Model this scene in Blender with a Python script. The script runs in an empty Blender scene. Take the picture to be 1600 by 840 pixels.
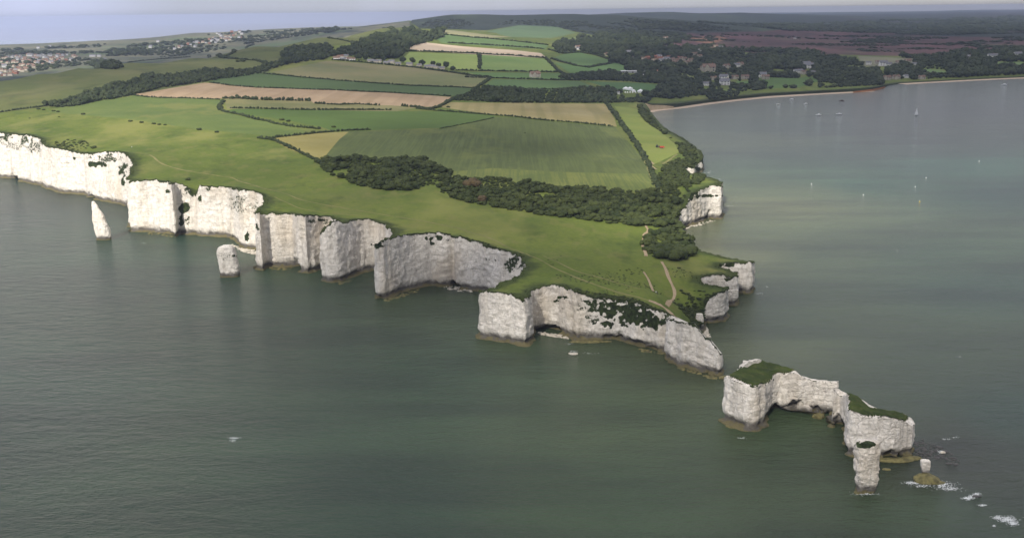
import bpy, bmesh, math, random
import numpy as np
from mathutils import Vector, kdtree
from mathutils.geometry import delaunay_2d_cdt
random.seed(7); RNG = np.random.default_rng(7)
SC = bpy.context.scene
COL = SC.collection

# ------------------------------------------------------------------ camera, sky, sun, exposure
CAM_H, FPX = 170.0, 1715.0
PITCH, ROLL = math.atan(402/1715), math.radians(0.72)
SUN_AZ, SUN_EL = math.radians(201), math.radians(36)      # direction the sun stands in: angle from +Y, clockwise
cf = np.array((0, math.cos(PITCH), -math.sin(PITCH)))
cu0 = np.array((0, math.sin(PITCH), math.cos(PITCH))); cr0 = np.array((1.0, 0, 0))
cr = math.cos(ROLL)*cr0 - math.sin(ROLL)*cu0
cu = math.sin(ROLL)*cr0 + math.cos(ROLL)*cu0
cam = bpy.data.objects.new('camera', bpy.data.cameras.new('camera')); COL.objects.link(cam)
cam.data.sensor_fit = 'HORIZONTAL'; cam.data.angle_x = 2*math.atan(800/FPX)
cam.data.clip_start = 1; cam.data.clip_end = 200000
from mathutils import Matrix
cam.matrix_world = Matrix(((cr[0], cu[0], -cf[0], 0), (cr[1], cu[1], -cf[1], 0), (cr[2], cu[2], -cf[2], CAM_H), (0, 0, 0, 1)))
SC.camera = cam
SC.view_settings.view_transform = 'Standard'; SC.view_settings.look = 'None'
SC.view_settings.exposure = 0.5; SC.view_settings.gamma = 1
SC.cycles.use_denoising = True
SC.cycles.max_bounces = 6; SC.cycles.diffuse_bounces = 2; SC.cycles.glossy_bounces = 2
SC.cycles.transmission_bounces = 1; SC.cycles.volume_bounces = 0; SC.cycles.transparent_max_bounces = 6
SC.cycles.caustics_reflective = False; SC.cycles.caustics_refractive = False

W = bpy.data.worlds.new('World'); SC.world = W; W.use_nodes = True
wn, wl = W.node_tree.nodes, W.node_tree.links
bg = wn['Background']; bg.inputs['Strength'].default_value = 0.09
sky = wn.new('ShaderNodeTexSky'); sky.sky_type = 'NISHITA'; sky.sun_disc = False
sky.sun_elevation = SUN_EL; sky.sun_rotation = SUN_AZ; sky.air_density = 1.0; sky.dust_density = 1.5; sky.ozone_density = 2.0
tc = wn.new('ShaderNodeTexCoord')
sep = wn.new('ShaderNodeSeparateXYZ'); wl.new(tc.outputs['Generated'], sep.inputs[0])
mx = wn.new('ShaderNodeMath'); mx.operation = 'MAXIMUM'; mx.inputs[1].default_value = 0.012; wl.new(sep.outputs[2], mx.inputs[0])
cmb = wn.new('ShaderNodeCombineXYZ'); wl.new(sep.outputs[0], cmb.inputs[0]); wl.new(sep.outputs[1], cmb.inputs[1]); wl.new(mx.outputs[0], cmb.inputs[2])
wl.new(cmb.outputs[0], sky.inputs[0])
# broken cloud: soft grey masses over the clear sky
cn = wn.new('ShaderNodeTexNoise'); cn.inputs['Scale'].default_value = 2.2; cn.inputs['Detail'].default_value = 5
mp = wn.new('ShaderNodeMapping'); mp.inputs['Scale'].default_value = (1, 1, 3.0); wl.new(cmb.outputs[0], mp.inputs[0]); wl.new(mp.outputs[0], cn.inputs['Vector'])
cr_ = wn.new('ShaderNodeMapRange'); cr_.inputs[1].default_value = 0.38; cr_.inputs[2].default_value = 0.62; cr_.inputs[3].default_value = 0.45; cr_.inputs[4].default_value = 0.9
wl.new(cn.outputs['Fac'], cr_.inputs[0])
gx = wn.new('ShaderNodeMapRange'); gx.inputs[1].default_value = -0.45; gx.inputs[2].default_value = 0.35; wl.new(sep.outputs[0], gx.inputs[0])
gcol = wn.new('ShaderNodeMix'); gcol.data_type = 'RGBA'
gcol.inputs[6].default_value = (6.2, 6.8, 9.8, 1); gcol.inputs[7].default_value = (5.0, 4.8, 5.1, 1); wl.new(gx.outputs[0], gcol.inputs[0])
smix = wn.new('ShaderNodeMix'); smix.data_type = 'RGBA'
zb = wn.new('ShaderNodeMapRange'); zb.inputs[1].default_value = .03; zb.inputs[2].default_value = .16; zb.inputs[3].default_value = 1.0; zb.inputs[4].default_value = .5; wl.new(mx.outputs[0], zb.inputs[0])
zt = wn.new('ShaderNodeMapRange'); zt.inputs[1].default_value = .35; zt.inputs[2].default_value = .9; zt.inputs[3].default_value = 0.0; zt.inputs[4].default_value = .5; wl.new(mx.outputs[0], zt.inputs[0])
za = wn.new('ShaderNodeMath'); wl.new(zb.outputs[0], za.inputs[0]); wl.new(zt.outputs[0], za.inputs[1])
gm = wn.new('ShaderNodeVectorMath'); gm.operation = 'SCALE'; wl.new(gcol.outputs[2], gm.inputs[0]); wl.new(za.outputs[0], gm.inputs['Scale'])
wl.new(cr_.outputs[0], smix.inputs[0]); wl.new(sky.outputs[0], smix.inputs[6]); wl.new(gm.outputs[0], smix.inputs[7])
wl.new(smix.outputs[2], bg.inputs['Color'])

sd = bpy.data.lights.new('sun', 'SUN'); sd.energy = 5.0; sd.angle = math.radians(0.53); sd.color = (1.0, 0.945, 0.86)
so = bpy.data.objects.new('sun', sd); COL.objects.link(so)
SUNV = Vector((math.sin(SUN_AZ)*math.cos(SUN_EL), math.cos(SUN_AZ)*math.cos(SUN_EL), math.sin(SUN_EL)))
so.rotation_euler = SUNV.to_track_quat('Z', 'Y').to_euler()

# ------------------------------------------------------------------ survey helpers (photo pixel <-> place)
def ray(px, py):
    d = cf*FPX + cr*(px-800) - cu*(py-420)
    return d/d[1]
def G(px, py, z=0.0):
    d = ray(px, py); t = (z-CAM_H)/d[2]
    return d[0]*t, d[1]*t
def top_h(X, Y, py):
    k = (420-py)/FPX
    a = X*cu[0]+Y*cu[1]-k*(X*cf[0]+Y*cf[1])
    b = cu[2]-k*cf[2]
    return CAM_H - a/b
def proj(X, Y, Z):
    Z = Z-CAM_H
    w = X*cf[0]+Y*cf[1]+Z*cf[2]
    return 800+FPX*(X*cr[0]+Y*cr[1]+Z*cr[2])/w, 420-FPX*(X*cu[0]+Y*cu[1]+Z*cu[2])/w

def _h(ix, iy, iz):
    n = (ix*374761393 + iy*668265263 + iz*2147483647 + 1013904223) & 0xffffffff
    n = ((n ^ (n >> 13))*1274126177) & 0xffffffff
    n = (n ^ (n >> 16)) & 0xffff
    return n/32767.5 - 1.0
def vnoise(x, y, z=0.0):
    x, y, z = np.broadcast_arrays(np.asarray(x, float), np.asarray(y, float), np.asarray(z, float))
    ix, iy, iz = np.floor(x).astype(np.int64), np.floor(y).astype(np.int64), np.floor(z).astype(np.int64)
    fx, fy, fz = x-ix, y-iy, z-iz
    fx, fy, fz = fx*fx*(3-2*fx), fy*fy*(3-2*fy), fz*fz*(3-2*fz)
    r = 0
    for a in (0, 1):
        for b in (0, 1):
            for c in (0, 1):
                r = r + _h(ix+a, iy+b, iz+c)*(fx if a else 1-fx)*(fy if b else 1-fy)*(fz if c else 1-fz)
    return r
def fbm(x, y, z=0.0, o=4):
    r, a, s = 0, 1.0, 0.0
    for i in range(o):
        r = r + a*vnoise(x*2**i+7.3*i, y*2**i+3.1*i, np.asarray(z)*2**i+5.7*i); s += a; a *= 0.5
    return r/s
def sstep(a, b, x):
    t = np.clip((x-a)/(b-a), 0, 1); return t*t*(3-2*t)
def inpoly(poly, x, y):
    x = np.asarray(x); y = np.asarray(y); r = np.zeros(x.shape, bool); n = len(poly)
    for i in range(n):
        x0, y0 = poly[i]; x1, y1 = poly[(i+1) % n]
        if y0 == y1: continue
        c = ((y0 > y) != (y1 > y)) & (x < (x1-x0)*(y-y0)/(y1-y0)+x0)
        r ^= c
    return r

# ------------------------------------------------------------------ object helpers
def mesh_obj(name, V, F, mat=None, parent=None, attrs=None, smooth=False, loc=None):
    me = bpy.data.meshes.new(name)
    V = np.asarray(V, dtype=np.float32).reshape(-1, 3)
    F = np.asarray(F, dtype=np.int32)
    me.vertices.add(len(V)); me.vertices.foreach_set('co', V.ravel())
    k = F.shape[1]
    me.loops.add(F.size); me.loops.foreach_set('vertex_index', F.ravel())
    me.polygons.add(len(F)); me.polygons.foreach_set('loop_start', np.arange(0, F.size, k, dtype=np.int32))
    me.polygons.foreach_set('loop_total', np.full(len(F), k, dtype=np.int32))
    if smooth: me.polygons.foreach_set('use_smooth', np.ones(len(F), bool))
    for an, av in (attrs or {}).items():
        av = np.asarray(av, dtype=np.float32)
        if av.ndim == 1:
            a = me.attributes.new(an, 'FLOAT', 'POINT'); a.data.foreach_set('value', av)
        else:
            a = me.attributes.new(an, 'FLOAT_COLOR', 'POINT'); a.data.foreach_set('color', np.c_[av, np.ones(len(av))].astype(np.float32).ravel())
    if mat: me.materials.append(mat)
    me.update(calc_edges=True)
    me.validate()
    o = bpy.data.objects.new(name, me); COL.objects.link(o)
    if parent: o.parent = parent
    if loc is not None: o.location = loc
    return o
def bm_obj(name, bm, mat=None, parent=None, smooth=False):
    me = bpy.data.meshes.new(name); bm.to_mesh(me); bm.free()
    if smooth:
        for p in me.polygons: p.use_smooth = True
    if mat: me.materials.append(mat)
    o = bpy.data.objects.new(name, me); COL.objects.link(o)
    if parent: o.parent = parent
    return o
def tag(o, label=None, cat=None, group=None, kind=None):
    if label: o['label'] = label
    if cat: o['category'] = cat
    if group: o['group'] = group
    if kind: o['kind'] = kind
    return o
def thing(name, label, cat, loc=(0, 0, 0), rz=0, group=None):
    o = bpy.data.objects.new(name, None); COL.objects.link(o); o.empty_display_size = 0.5
    o.location = loc; o.rotation_euler = (0, 0, rz)
    return tag(o, label, cat, group)
def copy_tree(o, parent=None):
    c = o.copy(); COL.objects.link(c)
    if parent: c.parent = parent
    for ch in list(o.children): copy_tree(ch, c)
    return c

# ------------------------------------------------------------------ materials
class NT:
    def __init__(s, name, rough=0.9, spec=0.2):
        s.m = bpy.data.materials.new(name); s.m.use_nodes = True
        s.n = s.m.node_tree.nodes; s.l = s.m.node_tree.links
        s.b = s.n['Principled BSDF']; s.b.inputs['Roughness'].default_value = rough
        s.b.inputs['Specular IOR Level'].default_value = spec
        s.geo = s.n.new('ShaderNodeNewGeometry')
    def val(s, v, inp):
        if isinstance(v, (int, float)): inp.default_value = v
        elif isinstance(v, tuple): inp.default_value = v if len(v) == 4 or inp.type == 'VECTOR' else (*v, 1)
        else: s.l.new(v, inp)
    def math(s, op, a, b=0.0, clamp=False):
        n = s.n.new('ShaderNodeMath'); n.operation = op; n.use_clamp = clamp
        s.val(a, n.inputs[0]); s.val(b, n.inputs[1]); return n.outputs[0]
    def map(s, v, a, b, c=0.0, d=1.0):
        n = s.n.new('ShaderNodeMapRange'); n.interpolation_type = 'SMOOTHSTEP'
        s.l.new(v, n.inputs[0])
        for i, x in enumerate((a, b, c, d)): n.inputs[i+1].default_value = x
        return n.outputs[0]
    def noise(s, scale, detail=4, sc=(1, 1, 1), rot=0.0, rough=0.55, src=None, dist=0.0):
        mp = s.n.new('ShaderNodeMapping'); mp.inputs['Scale'].default_value = sc; mp.inputs['Rotation'].default_value = (0, 0, rot)
        mp.vector_type = 'TEXTURE' if False else 'POINT'
        s.l.new(src or s.geo.outputs['Position'], mp.inputs[0])
        n = s.n.new('ShaderNodeTexNoise'); n.inputs['Scale'].default_value = scale; n.inputs['Detail'].default_value = detail
        n.inputs['Roughness'].default_value = rough; n.inputs['Distortion'].default_value = dist
        s.l.new(mp.outputs[0], n.inputs['Vector']); return n.outputs['Fac']
    def mix(s, f, a, b):
        n = s.n.new('ShaderNodeMix'); n.data_type = 'RGBA'
        s.val(f, n.inputs[0]); s.val(a, n.inputs[6]); s.val(b, n.inputs[7]); return n.outputs[2]
    def attr(s, name, col=False):
        n = s.n.new('ShaderNodeAttribute'); n.attribute_name = name; return n.outputs['Color' if col else 'Fac']
    def sepz(s):
        n = s.n.new('ShaderNodeSeparateXYZ'); s.l.new(s.geo.outputs['Position'], n.inputs[0]); return n.outputs[2]
    def bump(s, h, strength=0.5, dist=1.0):
        n = s.n.new('ShaderNodeBump'); n.inputs['Strength'].default_value = strength; n.inputs['Distance'].default_value = dist
        s.l.new(h, n.inputs['Height']); s.l.new(n.outputs[0], s.b.inputs['Normal'])
    def col(s, c): s.val(c, s.b.inputs['Base Color']); return s.m
def plain(name, c, rough=0.8, spec=0.3, var=0.15):
    t = NT(name, rough, spec)
    n = t.noise(0.6, 3)
    return t.col(t.mix(t.map(n, .3, .7), tuple(x*(1-var) for x in c), tuple(min(1, x*(1+var)) for x in c)))

def chalk_mat(name='chalk'):
    t = NT(name, 0.95, 0.1)
    streak = t.noise(0.16, 6, (1, 1, 0.12), rough=0.65)
    fine = t.noise(0.9, 6, (1, 1, 0.45), rough=0.7)
    big = t.noise(0.03, 3, (1, 1, 0.6))
    bed = t.noise(0.25, 5, (0.18, 0.18, 3.0), rough=0.7)
    c = t.mix(t.map(fine, .3, .72), (0.66, 0.605, 0.525), (0.88, 0.83, 0.745))
    def crack(sc, scale, wid):
        mp = t.n.new('ShaderNodeMapping'); mp.inputs['Scale'].default_value = sc
        nz = t.n.new('ShaderNodeTexNoise'); nz.inputs['Scale'].default_value = .3; nz.inputs['Detail'].default_value = 4; t.l.new(t.geo.outputs['Position'], nz.inputs['Vector'])
        va = t.n.new('ShaderNodeVectorMath'); va.operation = 'MULTIPLY_ADD'; va.inputs[1].default_value = (5, 5, 5); t.l.new(nz.outputs['Color'], va.inputs[0]); t.l.new(t.geo.outputs['Position'], va.inputs[2])
        t.l.new(va.outputs[0], mp.inputs[0]); vo = t.n.new('ShaderNodeTexVoronoi'); vo.feature = 'DISTANCE_TO_EDGE'; vo.inputs['Scale'].default_value = scale; t.l.new(mp.outputs[0], vo.inputs['Vector'])
        return t.map(vo.outputs['Distance'], 0, wid, 1, 0)
    ck = crack((1, 1, .22), .22, .05); ck2 = crack((.35, .35, 2.2), .30, .06)
    c = t.mix(t.math('MULTIPLY', ck, .16), c, (.24, .22, .19)); c = t.mix(t.math('MULTIPLY', ck2, .13), c, (.30, .275, .24))
    c = t.mix(t.math('MULTIPLY', t.map(streak, .48, .68), 0.45), c, (0.46, 0.415, 0.345))
    c = t.mix(t.math('MULTIPLY', t.map(big, .5, .66), 0.4), c, (0.56, 0.46, 0.32))
    c = t.mix(t.math('MULTIPLY', t.map(bed, .55, .66), 0.2), c, (0.30, 0.28, 0.25))
    z = t.sepz()
    zn = t.math('ADD', z, t.math('MULTIPLY', t.noise(0.25, 4), -5.0))          # ragged tide band
    dark = t.map(zn, -0.7, 2.2, 0.9, 0.0)
    c = t.mix(dark, c, (0.055, 0.05, 0.04))
    led = t.map(zn, -1.9, -0.9, 1.0, 0.0)
    c = t.mix(led, c, (0.15, 0.13, 0.065))
    vg = t.math('ADD', t.attr('veg'), t.math('MULTIPLY', t.math('SUBTRACT', t.noise(0.55, 5, rough=0.75), 0.5), 1.6))
    vcol = t.mix(t.map(t.noise(0.5, 3), .35, .65), (0.022, 0.030, 0.012), (0.05, 0.07, 0.025))
    c = t.mix(t.map(vg, .44, .52), c, vcol)
    h = t.math('ADD', t.math('MULTIPLY', fine, 1.0), t.math('MULTIPLY', streak, 1.6)); h = t.math('SUBTRACT', h, t.math('ADD', t.math('MULTIPLY', ck, .22), t.math('MULTIPLY', ck2, .18)))
    t.bump(t.math('ADD', h, t.math('MULTIPLY', bed, 0.5)), 0.8, 1.6)
    return t.col(c)
CHALK = chalk_mat()

def field_mat(name, c1, c2, big=0.012, fine=0.35, stripe=None, rim=(0.03, 0.042, 0.014), tone=None):
    """c1/c2: crop colours; stripe = (direction radians, spacing scale, colour, amount)."""
    t = NT(name, 0.95, 0.08)
    a = t.noise(big, 4, (1, 1, 1)); b = t.noise(fine, 5, rough=0.7)
    m = t.noise(0.05, 4, (1, 1, 1), rough=0.6)
    f = t.math('ADD', t.math('MULTIPLY', t.map(a, .3, .7), 0.6), t.math('MULTIPLY', t.map(b, .3, .7), 0.42))
    f = t.math('ADD', f, t.math('MULTIPLY', t.map(m, .35, .65), 0.2), clamp=True)
    c = t.mix(f, c1, c2)
    if stripe:
        s = t.noise(stripe[1], 3, (1, 0.02, 1), stripe[0])
        c = t.mix(t.math('MULTIPLY', t.map(s, .42, .62), stripe[3]), c, stripe[2])
    if tone:
        for tcol, tsc, amt in tone:
            c = t.mix(t.math('MULTIPLY', t.map(t.noise(tsc, 5, (1.2, .6, 1), 0.35, rough=.62), .52, .66), amt), c, tcol)
    e = t.attr('rim')
    ev = t.math('ADD', e, t.math('MULTIPLY', t.math('SUBTRACT', t.noise(0.12, 5, rough=0.7), 0.5), 1.0))
    c = t.mix(t.math('MULTIPLY', t.map(ev, .30, .72), 0.8), c, rim)
    t.bump(b, 0.4, 0.5)
    return t.col(c)

# ------------------------------------------------------------------ surveyed coast: (photo x, waterline y, cliff-top y or height in m if < 60)
COAST_MAIN = [
 (-420,238,178),(-300,243,180),(-200,250,186),(-110,258,192),(-50,268,200),(0,277,207),(18,279,209),(22,283,210),(45,285,211),(68,291,217),(74,294,228),(100,302,234),(118,302,237),(135,305,240),(143,311,240),(165,314,238),(190,319,237),(203,325,241),(212,334,256),(209,343,266),(205,350,276),(205,361,284),
 (225,362,282),(245,362,281),(268,366,285),(274,371,287),(281,366,286),(300,367,290),(304,366,304),(310,367,304),(315,368,289),(340,369,290),(358,369,292),(366,377,294),(384,389,297),(398,390,299),(412,393,305),(416,402,314),(406,412,328),(400,421,333),
 (412,423,334),(420,417,335),(440,417,333),(460,416,336),(465,424,337),(482,428,337),(498,421,337),(512,418,338),(527,425,343),(516,430,349),(505,437,358),
 (502,438,368),(515,441,352),(530,440,347),(545,433,345),(565,424,344),(585,421,345),(600,424,349),(614,436,361),(606,445,372),(595,455,378),
 (585,464,388),(590,467,382),(604,467,377),(618,461,371),(634,454,367),(655,449,364),(675,447,364),(695,448,366),(710,446,370),(716,453,372),(735,454,377),(760,457,383),(790,464,392),(812,474,402),(822,484,412),(812,498,428),(790,508,440),(765,514,450),
 (750,519,456),(749,527,457),(775,533,456),(800,537,462),(822,541,470),(831,532,462),(836,519,453),(850,515,450),(868,517,447),(884,522,448),(893,527,454),(899,531,460),(925,530,465),(950,530,464),(975,533,470),(992,540,476),(1012,546,481),(1030,549,486),(1042,551,492),
 (1043,562,499),(1060,570,502),(1078,576,505),(1092,580,519),(1110,586,537),(1123,589,552),(1130,584,557),(1130,576,557),(1113,566,540),(1098,552,524),(1089,535,515),(1092,522,510),(1099,514,503),
 (1098,503,488),(1104,503,471),(1118,504,458),(1134,502,453),(1135,490,447),(1120,487,446),(1098,482,443),(1093,477,433),(1104,477,428),(1125,478,432),(1140,478,434),(1154,478,434),(1153,467,424),(1135,463,419),(1124,459,415),(1126,456,412),(1150,457,411),(1166,459,410),(1177,458,410),(1176,447,407),(1150,443,404),(1120,436,398),(1095,428,391),(1078,416,380),(1066,398,362),(1058,380,344),(1057,366,334),
 (1062,357,330),(1070,355,322),(1080,352,306),(1092,348,298),(1101,344,293),(1107,342,292),(1126,342,291),(1129,334,290),(1120,329,289),(1127,321,287),(1128,312,284),(1112,304,279),(1092,298,275),(1078,289,270),(1068,280,264),(1072,277,262),(1086,277,262),(1089,270,255),(1097,269,249),(1099,261,243),(1094,251,236),(1084,244,228),(1068,235,217),(1050,224,208),(1036,212,197),(1026,202,186),(1017,189,175),(1011,178,164),(1004,174,160),
 (1012,173,162),(1030,171,163),(1060,168,162),(1100,162,157),(1150,156,151),(1200,151,146),(1260,147.5,143),(1330,144,139),(1360,142,137),(1378,138,134),(1388,134,132),(1405,131,129.5),(1480,127,125.5),(1540,124,122.5),(1600,121.5,120),(1700,117,115.5),(1850,110,108)]
FAR_LOOP = [(6000, 4800, 15), (16000, 9000, 20), (17000, 22000, 85), (8000, 22500, 75), (-600, 22000, 75), (-900, 14000, 50), (-1000, 9500, 50), (-1500, 8000, 50), (-2300, 6600, 22), (-3300, 6200, 15), (-3600, 5200, 10), (-2200, 2600, 5), (-1500, 1650, 20)]

def survey(lst):
    out = []
    for px, pb, tp in lst:
        X, Y = G(px, pb, 0)
        out.append((X, Y, top_h(X, Y, tp) if tp >= 60 else tp))
    return np.array(out)
def resample(P, spacing, closed=False, sm=1.3):
    """even steps (growing with distance), corners slightly rounded"""
    pts = []
    n = len(P)
    for i in range(n if closed else n-1):
        a, b = P[i], P[(i+1) % n]
        d = math.hypot(*(b[:2]-a[:2])); s = spacing*max(1.0, a[1]/650)
        k = max(1, int(round(d/s)))
        for j in range(k): pts.append(a+(b-a)*j/k)
    if not closed: pts.append(P[-1])
    Q = np.array(pts)
    for _ in range(int(sm*3)):
        if closed: Q = 0.5*Q+0.25*(np.roll(Q, 1, 0)+np.roll(Q, -1, 0))
        else: Q[1:-1] = 0.5*Q[1:-1]+0.25*(Q[:-2]+Q[2:])
    return Q
def normals2d(Q, closed):
    if closed: d = np.roll(Q, -3, 0)[:, :2]-np.roll(Q, 3, 0)[:, :2]
    else:
        i = np.arange(len(Q)); d = Q[np.minimum(i+3, len(Q)-1), :2]-Q[np.maximum(i-3, 0), :2]
    d /= np.maximum(1e-6, np.hypot(d[:, 0], d[:, 1]))[:, None]
    return np.c_[d[:, 1], -d[:, 0]]
def make_wall(Q, closed=False, rows=44, amp=1.0, caves=(), ledge=1.0, vegtop=1.0, blobs=(), jag=1.0, notch=1.0, batter=0.05, seed=0.0):
    """a cliff ribbon: Q rows of x, y, top height. Returns verts grid, attrs and the top edge."""
    n = len(Q); N = normals2d(Q, closed)
    s = np.r_[0, np.cumsum(np.hypot(*(np.diff(Q[:, :2], axis=0).T)))]
    far = np.clip(1-(Q[:, 1]-1000)/1200, 0.25, 1)
    ht = Q[:, 2] + jag*far*(1.5*fbm(s/5, seed+1.0)+1.1*fbm(s/1.6, seed+9))
    ht = np.maximum(ht, 0.6)
    fr = np.linspace(0, 1, rows)**0.85
    Z = -1.5 + (ht[None]+1.5)*fr[:, None]
    S = np.broadcast_to(s, Z.shape); X0 = np.broadcast_to(Q[:, 0], Z.shape); Y0 = np.broadcast_to(Q[:, 1], Z.shape)
    rel = np.clip(Z/np.maximum(ht, 1)[None], 0, 1)
    ampS = amp*np.clip(ht/18, .15, 1.2)[None]
    D = 2.2*fbm(S/13, Z/60, seed)*ampS + 2.2*(0.4-np.abs(fbm(S/6.5, Z/26, seed+3)))*ampS
    D += 0.9*fbm(X0/3.0, Y0/3.0, Z/2.2+seed)*np.minimum(ampS, 1) + 0.25*fbm(X0/1.2, Y0/1.2, Z/0.8)
    D -= batter*Z
    lw = ledge*(0.35+3.2*np.clip(fbm(S/18, seed+20.0, o=3)+.05, 0, 1))
    D += lw*(1-sstep(0.5, 1.3, Z+0.4*fbm(S/4, Z*0)))
    nz = np.clip(ht/14, 0, 1)[None]*notch
    D -= 1.3*nz*sstep(0.6, 1.4, Z)*(1-sstep(1.6, 4.8+1.5*fbm(S/12, Z*0, seed), Z))
    bpx, _ = proj(Q[:, 0], Q[:, 1], np.zeros(n))
    for (a, b, zc, dp, ylo, yhi) in caves:
        ok = (Q[:, 1] > ylo) & (Q[:, 1] < yhi)
        m = (bpx-(a+b)/2)/((b-a)/2)
        inside = np.clip(1-m**2, 0, 1)*ok
        zz = zc*inside**.4*(0.8+0.9*fbm(s/2.6, s*0+3))
        D -= dp*(inside > 0)[None]*sstep(0.0, 0.9, (zz[None]-Z)/1.0+0.0)*np.minimum(1, inside*6)[None]
    VX = X0+N[:, 0][None]*D; VY = Y0+N[:, 1][None]*D
    # vegetation: fringe below the turf, and patches
    dz = ht[None]-Z
    veg = np.clip(1-dz/(vegtop*(1.1+1.3*np.clip(fbm(S/7, Z*0, seed+5)+.3, 0, 2))+0.05), 0, 1)*0.75*(vegtop > 0)
    pX, pY = proj(VX, VY, Z)
    BN = fbm(pX/5, pY/5, seed, 3) if len(blobs) else 0
    for (bx, by, rx, ry, st) in blobs:
        q = ((pX-bx)/rx)**2+((pY-by)/ry)**2+1.5*BN
        veg = np.maximum(veg, st*np.clip(1.25-q, 0, 1))
    V = np.stack([VX, VY, Z], -1).reshape(-1, 3)
    m = n if closed else n-1
    i, j = np.meshgrid(np.arange(rows-1), np.arange(m), indexing='ij'); j2 = (j+1) % n
    F = np.stack([i*n+j, i*n+j2, (i+1)*n+j2, (i+1)*n+j], -1).reshape(-1, 4)
    return V, F, {'veg': veg.ravel()}, np.c_[VX[-1], VY[-1], ht]

MAIN = survey(COAST_MAIN)
QM = resample(MAIN, 1.05)
CAVES = [(17, 27, 6, 7, 900, 1400), (139, 146, 7, 8, 800, 1200), (196, 203, 6, 5, 700, 1200), (459.5, 466, 11, 11, 600, 900), (706, 716, 5, 6, 500, 800), (268, 273, 3, 3, 600, 900), (590, 600, 3, 3, 400, 800), (838, 880, 4, 6, 450, 800), (940, 1030, 3.5, 2.5, 450, 800), (1100, 1130, 3, 2, 500, 800), (1104, 1110, 6, 5, 700, 1100)]
BLOBS = [(8,212,10,10,.62),(40,218,12,12,.6),(25,225,30,10,.45),(55,228,14,14,.5),(150,257,16,6,.85),(192,262,7,14,.8),(165,247,30,7,.55),(192,284,3,7,.8),(117,248,3,3,.8),(304,300,6,10,1.0),(288,326,9,9,.95),(283,345,4,12,.8),(293,345,8,8,.5),(313,310,4,6,.7),(326,296,6,6,.6),(262,298,4,6,.6),(298,298,10,8,.6),(375,318,22,16,.45),(400,325,8,20,.45),(386,370,4,8,.9),
 (403,355,4,7,.75),(400,372,3,8,.4),(500,343,9,4,.85),(510,345,6,12,.45),(488,348,7,6,.5),(478,345,6,5,.45),(590,384,14,5,.9),(668,373,7,5,.85),(685,371,6,5,.85),(675,380,5,3,.8),(700,376,8,4,.5),(735,396,5,4,.45),(770,405,16,5,.42),(800,415,14,14,.62),(806,405,10,6,.6),(818,412,7,8,.55),
 (880,464,9,4,.85),(870,470,5,3,.6),(960,482,28,18,.80),(935,477,28,16,.66),(925,495,18,14,.5),(950,507,14,7,.75),(985,490,30,18,.95),(1005,498,28,15,1.0),(1020,502,20,13,.85),(1035,500,10,16,.55),(975,478,30,10,.8),(910,480,12,16,.45),
 (1115,416,12,6,.9),(1100,428,16,5,.7),(1140,414,8,5,.85),(1138,436,12,4,.6),(1096,468,10,14,.95),(1110,455,12,6,.7),(1080,500,14,10,.9),(1088,505,8,8,.8),(1066,318,9,9,.85),(1085,326,5,4,.6),(1060,335,4,12,.7),(1070,300,16,10,.95),(1104,306,24,2.6,.95),(1080,304,10,9,.9),(1060,380,12,30,1.0),(1090,410,20,20,.8),
 (1088,262,10,6,.7),(1078,285,20,9,1.1),(1090,272,12,3,.6),(1060,225,40,12,1.2),(1085,240,12,10,1.1),(1030,200,20,12,1.2),(1018,182,10,10,1.2),(1098,270,4,7,.2),(1064,280,8,6,1.),(1098,250,8,8,.7)]
Vm, Fm, Am, TOPM = make_wall(QM, False, 46, 1.0, CAVES, 1.0, 1.0, BLOBS)
Am['veg'] = np.where(Vm[:, 1] > 1900, 1.3, Am['veg'])      # the far shore is grown over, not bare chalk

# ------------------------------------------------------------------ the lie of the land
CTRL = [(100,205,49),(200,232,45),(200,180,58),(300,252,41),(300,200,49),(400,285,37),(400,230,42),(400,180,48),(460,300,36),(500,325,34),(500,260,38),(500,200,42),(500,150,50),(600,300,33),(600,250,35),(600,200,39),(600,150,45),(600,105,56),(700,340,30),(700,280,33),(700,200,37),(700,150,41),(700,100,54),(700,75,68),(700,58,84),(800,390,26),(800,320,29),(800,250,31),(800,180,35),(800,130,41),(800,90,52),(800,62,70),(800,50,86),(900,430,24),(900,340,27),(900,250,29),(900,180,31),(900,140,33),(900,100,40),(900,75,52),(900,55,74),(1000,400,22),(1000,450,22),(1000,330,24),(1000,250,24),(1000,180,24),(1000,140,22),(1000,100,28),(1000,70,42),(1000,52,62),(1060,420,20.5),(1040,465,20),(1060,480,14),(1075,490,9),(1085,503,5),(1050,330,20),(1050,270,18),(1040,220,17),(1100,120,18),(1100,80,28),(1100,60,40),(1200,125,16),(1200,90,20),(1200,60,26),(1300,115,15),(1300,80,18),(1300,55,22),(1300,36,40),(1300,27,60),(1300,21,70),(1450,100,12),(1450,70,14),(1450,45,16),(1450,30,40),(1450,19,75),(1600,100,12),(1600,60,14),(1600,35,20),(1600,20,60),(1600,13,90)]
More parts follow.
